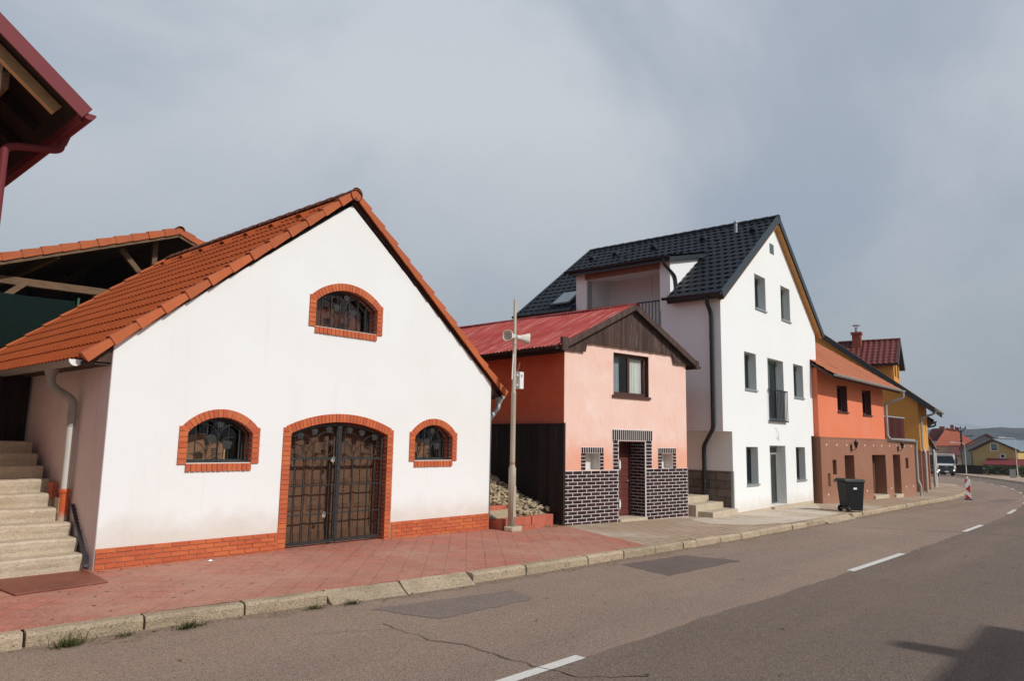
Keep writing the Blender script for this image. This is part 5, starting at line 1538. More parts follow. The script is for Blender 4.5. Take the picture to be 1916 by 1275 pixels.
# loggia dormer
q = MB()
q.wall([(dz0 + .02, ZE3 - .35), (2.0, ZE3 - .35), (2.0, 7.55), (4.80, 7.55), (4.80, ZE3 - .35), (dz1 - .02, ZE3 - .35), (dz1 - .02, 7.84), (dz0 + .02, 7.84)], [], XL + .002, XL + .36, 'yz')
lg = q.build('loggia_wall', M['white3'], H3)
zt_ = lambda x: dm_e[1] - .18 + (x - dm_e[0]) * DV.z / DV.x
for y0, y1 in ((dz0 + .022, dz0 + .20), (dz1 - .20, dz1 - .022)):   # dormer cheeks
    xe2 = XL + .03
    x2 = DX - .1
    q = MB(); q.prism([(xe2, ze + (xe2 - xe) * slp - .2), (x2, ze + (x2 - xe) * slp - .2), (x2, zt_(x2)), (xe2, zt_(xe2))], y0, y1); q.build('dormer_cheek', M['white3'], H3)
q = MB(); q.box(.55, .75, 2.0, 4.9, 5.5, 7.75); q.build('loggia_back_wall', M['white3'], lg)
q = MB(); q.box(XL + .05, .6, 4.80, 4.95, 5.5, 7.72); q.build('loggia_side_wall', M['white3'], lg)
q = MB(); q.box(XL + .05, .6, 1.85, 2.0, 5.5, 7.72); q.build('loggia_side_wall', M['white3'], lg)
q = MB(); q.box(XL + .05, .75, 1.85, 4.95, 5.45, 5.55); q.build('loggia_floor', M['reveal'], lg)
q = MB(); q.box(XL + .05, .75, 1.85, 4.95, 7.72, 7.76); q.build('loggia_ceiling', M['white3'], lg)
q = MB(); q.box(.525, .55, 2.05, 2.75, 5.55, 7.25); q.build('balcony_door', M['anth'], lg)
q = MB(); q.tube([(.2, 2.85, 7.72), (.2, 2.87, 7.3), (.22, 2.9, 7.05), (.2, 2.82, 6.95)], .008, 5); q.build('hanging_wire', M['zinc'], lg)
q = MB()
q.box(XL + .04, XL + .08, 2.0, 4.80, 6.52, 6.56); q.box(XL + .04, XL + .08, 2.0, 4.80, 5.62, 5.66)
for k in range(24): q.box(XL + .05, XL + .07, 2.06 + k * .118, 2.08 + k * .118, 5.66, 6.52)
q.build('balcony_railing', M['black'], lg)
q = MB(); q.box(XL - .02, XL + .02, 2.0, 4.85, 7.55, 7.80); q.build('lintel_beam', mat('stained_lintel', (.27, .13, .085), .8, .2, layers=[('noise', (4, 20, 4), (.20, .09, .06), .45, .65, .7)]), lg)
sk = Vector((XL + .05, 5.55, 0)); sk.z = ze + (sk.x - xe) * slp + .06
q = MB(); q.para(sk, VL * 1.05, (0, .85, 0), NL * .05); so = q.build('skylight', M['slatetrim'], H3)
q = MB(); q.para(sk + NL * .052 + VL * .09 + Vector((0, .08, 0)), VL * .87, (0, .69, 0), NL * .01); q.build('pane', M['glassblue'], so)

# ------------------------------------------------------------------ wheelie bin, beacon
B = thing('wheelie_bin', 'black two-wheeled rubbish bin with a white sticker standing by the kerb', 'bin', (25.2, 7.62, -.21), R(-128.5))
B.scale = (.93, .93, 1.0)
q = MB()
hw, hd = .250, .285
q.hexa([(-hw, -hd + .04, .06), (hw, -hd + .04, .06), (hw, hd, .04), (-hw, hd, .04), (-.285, -.33, .98), (.285, -.33, .98), (.285, .37, .98), (-.285, .37, .98)])
q.box(-.30, .30, -.35, .39, .94, .985); q.box(-.16, .16, hd - .01, .31, .06, .60)
body = q.build('bin_body', M['binplastic'], B, .025)
q = MB()
q.hexa([(-.31, -.42, .99), (.31, -.42, .99), (.31, .41, .99), (-.31, .41, .99), (-.26, -.36, 1.065), (.26, -.36, 1.065), (.27, .36, 1.04), (-.27, .36, 1.04)])
q.box(-.12, .12, .40, .46, .985, 1.01)
q.build('lid', M['binplastic'], B, .02)
q = MB(); q.tube([(-.25, -.40, .93), (-.25, -.46, .98), (.25, -.46, .98), (.25, -.40, .93)], .016, 8); q.build('handle', M['binplastic'], B)
for s_ in (-1, 1):
    q = MB(); T = Matrix.Translation((s_ * .23, -.25, .10)) @ Matrix.Rotation(R(90), 4, 'Y')
    q.lathe([(.055, -.028), (.085, -.03), (.10, -.018), (.10, .018), (.085, .03), (.055, .028)], n=20, T=T); w_ = q.build('wheel', M['rubber'], B)
    q = MB(); q.lathe([(.001, -.026), (.056, -.024), (.056, .024), (.001, .026)], n=16, T=T); q.build('hub', M['binplastic'], w_)
q = MB(); q.box(-.30, .30, -.262, -.238, .09, .11); q.build('axle', M['zinc'], B)
q = MB(); q.hexa([(.2775, -.06, .72), (.2795, -.06, .78), (.2795, .07, .78), (.2775, .07, .72), (.2735, -.06, .72), (.2755, -.06, .78), (.2755, .07, .78), (.2735, .07, .72)]); q.build('sticker', M['whitepaint'], B)

BE = thing('guide_beacon', 'red and white striped guide beacon board standing at the road edge', 'beacon', (41.3, 7.08, -.595), R(-70))
q = MB(); q.box(-.115, .115, -.02, .015, .06, 1.0); q.build('board', M['signwhite'], BE, .008)
def bpoly(p):
    m_ = MB(); m_.prism([(-.107 + .214 * a, .08 + .90 * b) for a, b in p], -.0245, -.0205); m_.build('red_stripe', M['signred'], BE)
bpoly([(0, 1), (.62, 1), (0, .74)]); bpoly([(0, .5), (1, .72), (1, .28)]); bpoly([(0, .24), (0, 0), (.95, 0), (.95, .02)])
q = MB(); q.box(-.06, .06, .0, .05, -.02, .08); q.hexa([(-.12, -.3, .0), (.12, -.3, .0), (.12, .3, .0), (-.12, .3, .0), (-.11, -.24, .06), (.11, -.24, .06), (.11, .24, .06), (-.11, .24, .06)]); q.build('rubber_foot', M['rubber'], BE)
q = MB(); q.lathe([(.001, 0), (.03, 0), (.04, .05), (.04, .10), (.001, .12)], (0, 0, 1.0), 10); q.build('warning_lamp', M['signwhite'], BE)

# ------------------------------------------------------------------ orange and brown house
H4 = thing('orange_house', 'orange house above a brown ground floor with three doorways and a terrace', 'house', (28.18, 9.5, -.242), R(-3.5))
DO = [(2.27, 3.27, -.0, 1.77), (5.30, 6.96, .05, 1.78), (7.90, 8.88, -.05, 1.79)]
NI = [(1.06, 1.43, 1.04, 1.60), (.56, .80, .60, 1.09), (9.63, 10.02, 1.15, 1.63)]
q = MB(); q.wall([(0, -.2), (2.27, -.2), (2.27, 1.77), (3.27, 1.77), (3.27, -.2), (5.30, -.2), (5.30, 1.78), (6.96, 1.78), (6.96, -.2), (7.9, -.2), (7.9, 1.79), (8.88, 1.79), (8.88, -.2), (11.05, -.3), (11.05, 2.42), (0, 2.42)], [rect(*o) for o in NI], 0, .75)
q.build('ground_floor_wall', M['brown4'], H4)
q = MB(); q.box(.004, .5, .75, 6.2, -.2, 2.41); q.build('ground_floor_side', M['brown4'], H4)
q = MB(); q.box(10.6, 11.045, .75, 6.2, -.4, 2.41); q.build('ground_floor_side', M['brown4'], H4)
q = MB(); q.box(-.01, 11.06, -.012, 6.2, 2.42, 2.468); q.build('terrace_slab', M['brown4'], H4)
for i, o in enumerate(DO):
    q = MB(); y = .62 if i != 1 else .45
    w = o[1] - o[0]; n = 8
    for k in range(n): q.box(o[0] + w * k / n + .004, o[0] + w * (k + 1) / n - .004, y, y + .04, o[2] - .05, o[3])
    d_ = q.build('plank_door', [M['doorwood'], M['browndoor'], M['browndoor']][1 if i != 1 else 0], H4)
    q = MB(); q.tube([(o[0] + w * .8, y - .01, .9), (o[0] + w * .8, y - .05, .9), (o[0] + w * .7, y - .05, .9)], .012, 6); q.build('handle', M['black'], d_)
    q = MB(); q.box(o[0] - .02, o[1] + .02, -.08, .6, -.25, .02 if i != 1 else .07); q.build('threshold', M['concrete'], H4)
for i, o in enumerate(NI):
    q = MB()
    if i == 1: q.box(o[0], o[1], .10, .14, o[2], o[3]); q.build('meter_door', M['whitepaint'], H4)
    else: q.box(o[0], o[1], .18, .22, o[2], o[3]); q.build('small_window', M['glassdark'], H4)
for k in range(11):                          # pale vent spots
    for zz_, xs_ in ((2.17, .55 + 1.0 * k), (.30, .55 + 1.0 * k)):
        if zz_ < 1 and k in (2, 5, 6, 8): continue
        if zz_ > 1 and k in (): continue
        q = MB(); q.lathe([(.001, -.008), (.035, -.006), (.04, 0)], n=10, T=Matrix.Translation((xs_, -.001, zz_)) @ Matrix.Rotation(R(90), 4, 'X') @ Matrix.Scale(-1, 4, (0, 0, 1))); q.build('vent_plug', M['whitepaint'], H4)
for x in (3.0, 8.64):                        # wall lanterns
    q = MB(); q.box(x - .06, x + .06, -.03, .0, 1.93, 2.20); q.tube([(x, -.02, 2.0), (x, -.12, 1.96), (x, -.18, 2.04)], .014, 6); lw = q.build('wall_lantern', M['brass'], H4)
    q = MB(); q.lathe([(.03, 2.05), (.085, 2.26), (.10, 2.27), (.03, 2.36), (.015, 2.40), (.001, 2.42)], (x, -.20, 0), 6); q.build('lantern_cage', M['brass'], lw)
OW = [(1.94, 2.99, 3.50, 4.58), (4.65, 5.69, 3.47, 4.55)]
q = MB(); q.wall([(.05, 2.47), (7.22, 2.47), (7.22, 4.98), (.05, 5.10)], [rect(*o) for o in OW], .06, .42); q.build('upper_wall', M['coral'], H4)
q = MB(); q.wall([(.42, 2.47), (6.2, 2.47), (6.2, 8.5), (5.6, 8.6), (.42, 5.15)], [], .054, .3, 'yz'); q.build('upper_side', M['coral'], H4)
q = MB(); q.wall([(.42, 2.47), (6.2, 2.47), (6.2, 8.5), (5.6, 8.6), (.42, 5.05)], [], 6.9, 7.216, 'yz'); q.build('upper_side', M['coral'], H4)
for o in OW:
    f = window(H4, *o, .27, M['winbrown'], M['glassdark'], .09, 1, None, .06)
    q = MB(); q.box(o[0] - .03, o[1] + .03, .0, .28, o[2] - .05, o[2] - .004); q.build('sill', M['winbrown'], H4)
    q = MB(); q.box(o[1] - .012, o[1] - .002, .062, .27, o[2], o[3]); q.box(o[0] + .002, o[0] + .012, .062, .27, o[2], o[3]); q.build('painted_reveal', M['winbrown'], H4)
sl4 = .66
q = MB()
Vv = Vector((0, 1, sl4)).normalized()
tiles(q, (-.12, -.62, 4.82), Vector((1, 0, -.022)), Vv, 7.62, 6.3 / Vv.y, .24, 20, .026, .03, 8, 'r')
q.build('roof', M['pinktile'], H4, recalc=False)
q = MB(); q.para((-.10, -.58, 4.77), (7.55, 0, -.166), Vv * (6.2 / Vv.y), (0, 0, -.10)); q.build('roof_deck', M['darkwood'], H4)
q = MB(); q.gutter((-.05, -.70, 4.80), (7.60, -.70, 4.63), .085); q.build('gutter', M['zinc'], H4)
q = MB(); q.pipe([(7.50, -.70, 4.58), (7.50, -.70, 4.32), (7.30, -.02, 4.05), (7.30, -.02, 2.62), (7.36, -.08, 2.50)], .055, .08, 10); q.build('downpipe', M['zinc'], H4)
q = MB(); q.gutter((7.30, -.10, 2.50), (11.10, -.10, 2.44), .075); q.box(7.3, 11.1, -.03, .0, 2.36, 2.52); q.build('terrace_gutter', M['zinc'], H4)
q = MB(); q.pipe([(11.08, -.10, 2.42), (11.10, -.06, 2.2), (11.10, -.06, .55), (11.12, -.16, .30), (11.12, -.16, -.25)], .06, .1, 10); q.build('downpipe', M['zinc'], H4)
q = MB()
for k in range(22): q.box(7.72 + k * .137, 7.72 + k * .137 + .125, .30, .325, 2.55, 3.50)
q.box(7.70, 10.75, .325, .36, 2.75, 2.83); q.box(7.70, 10.75, .325, .36, 3.25, 3.33)
rl_ = q.build('terrace_railing', M['balcwood'], H4)
q = MB(); q.box(7.66, 10.78, .28, .36, 3.50, 3.56); q.build('handrail', M['alu'], rl_)
q = MB(); q.box(7.62, 7.72, .22, .34, 3.45, 3.85); q.build('white_lamp', M['whitepaint'], rl_)

# ------------------------------------------------------------------ ochre house
H5 = thing('ochre_house', 'ochre house with dark roof edge, maroon tiled dormer and brick chimney', 'house', (44.39, 9.71, -.51), R(8))
zr5 = lambda y: 5.14 + .808 * y
q = MB(); q.wall([(0, 2.24), (12.5, 2.24), (12.5, zr5(0)), (6.2, zr5(6.2) - .25), (0, zr5(0) - .28)], [], 0, .3, 'yz'); q.build('side_wall', M['ochre'], H5)
q = MB(); q.wall(rect(.002, 6.0, 2.24, 4.85), [rect(4.38, 4.72, 3.28, 4.36), rect(1.9, 2.6, 3.28, 4.36)], .0, .3); q.build('front_wall', M['ochre'], H5)
for a in (4.38, 1.9): window(H5, a, a + (.34 if a > 4 else .7), 3.28, 4.36, .10, M['winbrown'], M['glassdark'], .07)
q = MB(); q.wall([(.3, 2.24), (12.5, 2.24), (12.5, zr5(0)), (6.2, zr5(6.2) - .25), (.3, zr5(.3) - .28)], [], 5.7, 5.998, 'yz'); q.build('side_wall', M['ochre'], H5)
q = MB(); q.box(0.05, 5.9, .12, 12, -.3, 2.24); q.build('ground_floor', M['rustic'], H5)
for x in (.0, 1.9, 3.8, 5.5):
    q = MB(); q.box(x + .02, x + .5, -.02, .12, -.3, 2.235); q.build('brick_pillar', M['rustic'], H5)
q = MB(); q.box(.9, 1.7, .09, .12, .3, 1.5); q.build('ground_window', M['glassdark'], H5)
q = MB(); q.box(-.01, 6.01, -.012, .0, 2.20, 2.30); q.build('string_course', M['ochre'], H5)
L5v = Vector((0, 1, .808)).normalized()
q = MB(); tiles(q, (-.22, -.78, zr5(-.78) + .02), (1, 0, 0), L5v, 6.5, 7.0 / L5v.y, .30, 22, .03, .02, 6, 's'); q.build('roof', M['maroontile'], H5, recalc=False)
q = MB(); q.para((-.20, -.74, zr5(-.74) - .02), (6.45, 0, 0), L5v * (6.95 / L5v.y), (0, 0, -.20))
q.hexa([(-.20, 6.2, zr5(6.2) - .24), (6.25, 6.2, zr5(6.2) - .24), (6.25, 12.8, zr5(-.4) - .24), (-.20, 12.8, zr5(-.4) - .24), (-.20, 6.2, zr5(6.2)), (6.25, 6.2, zr5(6.2)), (6.25, 12.8, zr5(-.4)), (-.20, 12.8, zr5(-.4))])
q.build('roof_deck', M['slatetrim'], H5)
q = MB(); q.para((-.25, -.80, zr5(-.80) + .05), (.04, 0, 0), L5v * (7.05 / L5v.y), (0, 0, -.34)); q.build('barge_trim', M['slatetrim'], H5)
q = MB(); q.para((6.22, -.80, zr5(-.80) + .05), (.04, 0, 0), L5v * (7.05 / L5v.y), (0, 0, -.34)); q.build('barge_trim', M['slatetrim'], H5)
q = MB(); q.gutter((-.2, -.86, 4.50), (6.3, -.86, 4.50), .08); q.build('gutter', M['zinc'], H5)
q = MB(); q.pipe([(.5, -.84, 4.42), (.5, -.70, 4.22), (.42, -.09, 4.02), (.42, -.09, 2.35)], .06, .1, 10); q.build('downpipe', M['zinc'], H5)
q = MB(); q.pipe([(.42, -.09, 2.36), (.30, -.2, 2.18), (.30, -.20, -.15)], .065, .1, 10); q.build('downpipe', M['zinc'], H5)
# dormer
q = MB(); q.wall([(1.0, 5.9), (4.2, 5.9), (4.2, 7.2), (2.6, 8.52), (1.0, 7.2)], [rect(1.5, 2.3, 6.45, 7.45), rect(2.9, 3.7, 6.45, 7.45)], 1.18, 1.4); dmr = q.build('dormer_front', M['ochre'], H5)
for a in (1.5, 2.9): window(dmr, a, a + .8, 6.45, 7.45, 1.26, M['winbrown'], M['glassdark'], .08) if False else None
for a in (1.5, 2.9):
    q = MB(); q.wall(rect(a, a + .8, 6.45, 7.45), [rect(a + .09, a + .71, 6.54, 7.36)], 1.24, 1.30); q.build('window_frame', M['winbrown'], dmr)
    q = MB(); q.box(a + .06, a + .74, 1.27, 1.28, 6.5, 7.4); q.build('pane', M['glassdark'], dmr)
    q = MB(); q.box(a - .02, a + .82, 1.36, 1.39, 6.45, 7.45); q.build('dark_room', M['dark'], dmr)
for x0, x1 in ((1.004, 1.2), (4.0, 4.196)):
    q = MB(); q.wall([(1.4, 5.9), (3.2, 7.2), (1.4, 7.2)], [], x0, x1, 'yz'); q.build('dormer_cheek', M['ochre'], H5)
for s_ in (-1, 1):
    Vd = Vector((-s_ * 1.90, 0, 1.60)).normalized()
    xe5 = 2.6 + s_ * 1.90
    q = MB(); tiles(q, (xe5, .92, 7.12), (0, 1, 0), Vd, 3.4, 2.484, .30, 8, .05, .02, 8, 's'); dr5 = q.build('dormer_roof', M['maroontile'], H5, recalc=False)
    q = MB(); nn = Vector((s_ * Vd.z, 0, abs(Vd.x)))
    q.para(Vector((xe5, .94, 7.10)), Vd * 2.48, (0, 3.3, 0), -nn * .12); q.build('dormer_deck', M['slatetrim'], dr5)
    q = MB(); q.para(Vector((xe5, .89, 7.10)) + nn * .07, Vd * 2.5, (0, .03, 0), -nn * .26); q.build('barge_trim', M['slatetrim'], dr5)
q = MB(); ridge_tiles(q, (2.6, .92, 8.72), (2.6, 4.3, 8.72), 10, .11); q.build('dormer_ridge', M['maroontile'], H5)
q = MB(); q.box(2.0, 2.5, 2.95, 3.42, 7.2, 9.22); q.box(1.94, 2.56, 2.89, 3.48, 9.10, 9.24); ch = q.build('chimney', M['chbrick'], H5)
q = MB(); q.lathe([(.10, 9.24), (.10, 9.50), (.09, 9.55)], (2.25, 3.18, 0), 10); q.lathe([(.001, 9.72), (.22, 9.69), (.24, 9.66), (.001, 9.66)], (2.25, 3.18, 0), 12)
for k in range(3): q.tube([(2.25 + .09 * math.cos(k * 2.1), 3.18 + .09 * math.sin(k * 2.1), 9.5), (2.25 + .15 * math.cos(k * 2.1), 3.18 + .15 * math.sin(k * 2.1), 9.68)], .012, 5)
q.build('chimney_cowl', M['zinc'], ch)

# aerial on the far eave of the tall white house
AE = thing('tv_aerial', 'thin television aerial mast above the far eave of the tall white house', 'aerial', (29.3, 10.9, 6.5))
q = MB(); q.tube([(0, 0, -.2), (0, 0, .95)], .022, 6); q.build('mast', M['zinc'], AE)
q = MB(); q.tube([(-.30, .05, .92), (.25, -.05, .92)], .015, 5)
for k in range(5): q.tube([(-.28 + k * .12, -.12, .92), (-.28 + k * .12, .16, .92)], .010, 4)
q.build('aerial_rods', M['zinc'], AE)
q = MB(); q.box(.05, .22, -.06, .06, .05, .28); q.build('white_box', M['whitepaint'], AE)

# ------------------------------------------------------------------ house with the orange canopy, further on
H6 = thing('canopy_house', 'small house with dark eaves and a bright orange tiled canopy beyond the ochre house', 'house', (55.0, 11.56, -.72), R(14))
q = MB(); q.box(.6, 9, .30, 8, -.3, 4.55); q.build('wall', M['farpink'], H6)
q = MB(); Vh = Vector((0, 1, .75)).normalized(); tiles(q, (.2, -.45, 4.42), (1, 0, 0), Vh, 9.2, 6.0, .3, 16, .03, .02, 6, 's'); rf = q.build('roof', M['maroontile'], H6, recalc=False)
q = MB(); q.para((.22, -.42, 4.36), (9.1, 0, 0), Vh * 5.9, (0, 0, -.14)); q.build('roof_deck', M['darkbeam'], rf)
q = MB(); q.gutter((.1, -.52, 4.36), (9.4, -.52, 4.36), .10); q.build('gutter', M['slatetrim'], H6)
q = MB(); q.pipe([(.2, -.52, 4.28), (.2, -.50, 4.05), (.4, .20, 3.92)], .06, .1, 8); q.build('downpipe', M['slatetrim'], H6)
q = MB(); Vc = Vector((0, .62, 1.30)).normalized(); tiles(q, (.2, -.48, 2.50), (1, 0, 0), Vc, 3.2, 1.46, .24, 5, .03, .02, 8, 'r'); cn = q.build('canopy', M['tilev'], H6, recalc=False)
q = MB(); q.para((.22, -.44, 2.46), (3.1, 0, 0), Vc * 1.4, (0, .06, -.06)); q.build('canopy_deck', M['darkwood'], cn)
q = MB(); q.gutter((.15, -.56, 2.50), (3.5, -.56, 2.50), .08); q.build('canopy_gutter', M['slatetrim'], cn)
for x, y in ((.3, -.40), (3.2, -.40), (-.6, -.28)):
    q = MB(); q.tube([(x, y, -.2), (x, y, 2.5)], .065, 8); q.build('post', M['palepipe' if x < .5 else 'darkbeam'], H6)
q = MB(); q.box(1.2, 2.2, .27, .30, .0, 2.0); q.build('front_door', M['browndoor'], H6)

# ------------------------------------------------------------------ timber shed behind the cellar, green screen, terrace
q = MB(); q.box(-8, 11.2, 19.45, 34, -.5, 4.3); q.box(-8, 1.3, 15.2, 19.45, -.5, 4.3)
struct(q.build('terrace', M['ground']))
SH = thing('open_shed', 'open timber shed with orange tiled gable roof rising behind the cellar house', 'shed', (8.78, 21.0, 4.3))
za = 3.52
for s_, sl_, ln_ in ((-1, .392, 7.2), (1, .375, 7.2)):
    Vs = Vector((-s_, 0, sl_)).normalized()
    xe_ = s_ * ln_; ze_ = za - sl_ * ln_
    q = MB(); tiles(q, (xe_, .02, ze_), (0, 1, 0), Vs, 8, ln_ / abs(Vs.x) - .03, .235, 17, .03, .024, 8, 'r'); rf = q.build('roof', M['tile'], SH, recalc=False)
    q = MB(); q.para((xe_, .05, ze_ - .03), Vs * (ln_ / abs(Vs.x)), (0, 7.9, 0), (0, 0, -.05)); q.build('roof_deck', M['darkbeam'], rf)
    q = MB(); verge(q, (xe_, .0, ze_ + .07), (0, .0, za + .05), 17, .16, .17, Vector((0, -1, 0))); q.build('verge_tiles', M['tilev'], rf)
    q = MB(); q.bar((xe_, -.02, ze_ - .14), (0, -.02, za - .14), .05, .13); q.build('barge_board', M['beam'], rf)
q = MB(); ridge_tiles(q, (0, -.1, za + .0), (0, 8, za + .0), 20, .12); q.build('ridge', M['ridge'], SH)
for nm, p, q_, w, h in (('tie_beam', (-5.6, .5, 1.36), (2.8, .3, 1.50), .16, .19), ('tie_beam', (-5.6, 3.4, 1.3), (3.8, 3.4, 1.3), .16, .2), ('strut', (-3.55, .35, 1.40), (-4.3, .35, .65), .12, .14), ('strut', (-1.35, .5, 2.75), (-.55, .5, 1.9), .12, .14),
                        ('king_post', (-.40, .6, 1.4), (-.40, .6, 3.2), .14, .14), ('post', (-4.8, .4, -.2), (-4.8, .4, 2.0), .16, .16), ('post', (4.8, .4, -.2), (4.8, .4, 2.0), .16, .16), ('post', (-4.8, 7.4, -.2), (-4.8, 7.4, 2.0), .16, .16), ('post', (4.8, 7.4, -.2), (4.8, 7.4, 2.0), .16, .16),
                        ('strut', (-2.6, 3.4, 1.4), (-1.2, 3.4, 2.7), .12, .14), ('purlin', (-3.0, .1, 2.16), (-3.0, 7.9, 2.16), .12, .16)):
    b = MB(); b.bar(p, q_, w, h, (0, 1, 0) if abs(Vector(q_).z - Vector(p).z) > 1 else (0, 0, 1)); b.build(nm, M['beam' if p[1] < 2 else 'darkbeam'], SH)
q = MB(); boards(q, -7, 7, lambda x: -.2, lambda x: 3.50 - .39 * abs(x), .2, 7.6, 7.65, .0); q.build('back_boards', M['blackwood'], SH)
GS = thing('green_screen', 'dark green windbreak sheet stretched on a green post behind the cellar roof', 'screen', (5.9, 19.40, 4.1))
q = MB()
vs = [(-4.5 + 4.4 * k / 24, .02 * math.sin(k * .9), -1.7 if r == 0 else .96 + .04 * math.sin(k * .26)) for k in range(25) for r in (0, 1)]
q.add(vs, [(2 * k, 2 * k + 2, 2 * k + 3, 2 * k + 1) for k in range(24)], True); 
sm_ = q.build('sheet', M['greenscreen'], GS, recalc=False); so_ = sm_.modifiers.new('solid', 'SOLIDIFY'); so_.thickness = .004
q = MB(); q.tube([(-.04, 0, -1.7), (-.04, 0, 1.04)], .03, 8); q.build('screen_post', M['greenpost'], GS)

# ------------------------------------------------------------------ house at the left edge, only its roof corner in view
LH = thing('maroon_roofed_house', 'house at the left edge with maroon metal roof edge and gutter', 'house', (2.2, 10.9, 0))
q = MB(); q.box(-7.2, -.06, 0, 4.2, -.2, 6.9); q.prism([(-7.2, 6.9), (-.06, 6.9), (-3.6, 9.6)], 0, .3); q.build('wall', M['pink'], LH)
sl_ = .765
xe_, ze_ = .79, 6.12
Vs = Vector((-1, 0, sl_)).normalized(); nn = Vector((sl_, 0, 1)).normalized()
q = MB(); q.para((xe_ + .03, -.60, ze_ + .02), Vs * 5.9, (0, 4.75, 0), nn * .03); rf = q.build('roof', M['maroonmetal'], LH)
q = MB(); q.para((xe_ - .02, -.55, ze_ - .0), Vs * 5.85, (0, 4.65, 0), -nn * .03); q.build('roof_deck', M['darkbeam'], rf)
q = MB(); q.para(Vector((xe_ + .05, -.63, ze_ + .05)), Vs * 5.95, (0, .025, 0), -nn * .19); q.build('barge_trim', M['maroonmetal'], rf)
for y in (-.30, .6, 1.5, 2.4, 3.3):
    q = MB(); q.para(Vector((xe_ - .20, y, ze_ - .03 + .14)) - nn * .03, Vs * 5.5, (0, .10, 0), -nn * .14); q.build('rafter', M['newwood' if y < 0 else 'darkbeam'], LH)
q = MB(); q.gutter((xe_ + .03, -.60, ze_ - .01), (xe_ + .03, 4.15, ze_ + .0), .085); q.box(xe_ - .07, xe_ - .05, -.55, 4.1, ze_ - .15, ze_ + .02); q.build('gutter', M['maroonmetal'], LH)
q = MB(); q.pipe([(.80, .36, 6.06), (.78, .36, 5.86), (.72, .36, 5.82), (.26, .36, 5.73), (.13, .34, 5.66), (.13, .34, 5.30), (.13, .34, 3.2)], .052, .12, 12)
q.lathe([(.05, -.05), (.065, .0), (.10, .12)], (.80, .36, 5.97), 12); q.build('downpipe', M['maroonmetal'], LH)
q = MB(); q.box(-.06, .0, -.12, .25, 6.30, 6.52); q.build('purlin_end', M['beam'], LH)

# ------------------------------------------------------------------ far end of the street
FAR = offset(CENTRE, -3.62)
ribbon('far_pavement', [p for p in FAR if p.x > 80], [p + Vector((2.0, -6.0)) for p in FAR if p.x > 80], .01, M['beigepave'], 2)
RH = thing('red_roofed_house', 'far house with big orange-red hipped roof and three brick chimneys', 'house', (171.9, 34.6, -2.3), R(-79))
q = MB(); q.box(.0, 7.3, .3, 9, -.2, 4.6); q.build('wall', M['farpink'], RH)
q = MB()
q.add([(-.4, 0, 4.55), (7.8, 0, 4.75), (7.8, 9.4, 4.75), (-.4, 9.4, 4.55), (2.0, 4.6, 8.4), (3.4, 4.6, 8.1)], [(0, 1, 5, 4), (1, 2, 5), (2, 3, 4, 5), (3, 0, 4), (0, 3, 2, 1)])
q.build('roof', M['farred'], RH)
q = MB(); q.add([(-2.2, 5, 5.6), (2.4, 5, 5.6), (2.4, 14, 5.6), (-2.2, 14, 5.6), (-.6, 5, 8.2), (1.0, 14, 8.3), (1.2, 5, 8.3)], [(0, 1, 6, 4), (1, 2, 5, 6), (2, 3, 5), (3, 0, 4, 5), (4, 6, 5), (0, 3, 2, 1)]); q.build('rear_roof', M['fardark'], RH)
for x, y, z0_, z1_, w in ((2.75, 4.0, 6.8, 9.0, .62), (3.65, 4.0, 6.8, 8.5, .62), (.75, 7, 7, 8.75, 1.0)):
    q = MB(); q.box(x, x + w, y, y + .6, z0_, z1_); q.box(x - .05, x + w + .05, y - .05, y + .65, z1_ - .2, z1_ - .08); q.build('chimney', M['chbrick'], RH)
q = MB(); q.hexa([(2.55, -2.4, 2.6), (5.5, -2.4, 2.6), (5.5, .28, 4.5), (2.55, .28, 4.5), (2.55, -2.4, 2.72), (5.5, -2.4, 2.72), (5.5, .28, 4.62), (2.55, .28, 4.62)]); q.build('annex_roof', M['fardark'], RH)
q = MB(); q.box(2.7, 5.4, -2.1, .28, -.2, 2.6); q.build('annex_wall', M['farpink'], RH)
q = MB(); q.box(.6, 1.5, .27, .3, 1.2, 2.6); q.build('window', M['glassdark'], RH)

GH = thing('grey_gabled_house', 'far plain grey gabled house half hidden behind the yellow house', 'house', (151.8, 27.0, -2.3), R(-80))
q = MB(); q.wall([(.4, -.2), (8.1, -.2), (8.1, 4.1), (4.25, 6.4), (.4, 4.0)], [], .3, 12); q.build('wall', M['fargrey'], GH)
for a, b in (((-.05, 3.95), (4.25, 6.62)), ((4.25, 6.62), (8.6, 3.95))):
    q = MB(); q.hexa([(a[0], -.1, a[1]), (b[0], -.1, b[1]), (b[0], 12.2, b[1]), (a[0], 12.2, a[1]), (a[0], -.1, a[1] + .14), (b[0], -.1, b[1] + .14), (b[0], 12.2, b[1] + .14), (a[0], 12.2, a[1] + .14)]); rf = q.build('roof', M['fargreyroof'], GH)
    q = MB(); q.bar((a[0], -.14, a[1] + .06), (b[0], -.14, b[1] + .06), .06, .26); q.build('barge_board', M['maroontile'], rf)
q = MB(); q.pipe([(.0, .2, 3.9), (.35, .25, 3.5), (.35, .25, -.1)], .07, .1, 6); q.build('downpipe', M['slatetrim'], GH)
q = MB(); q.box(.42, 2.6, .26, .3, -.2, 1.2); q.build('dark_base', M['darkbeam'], GH)

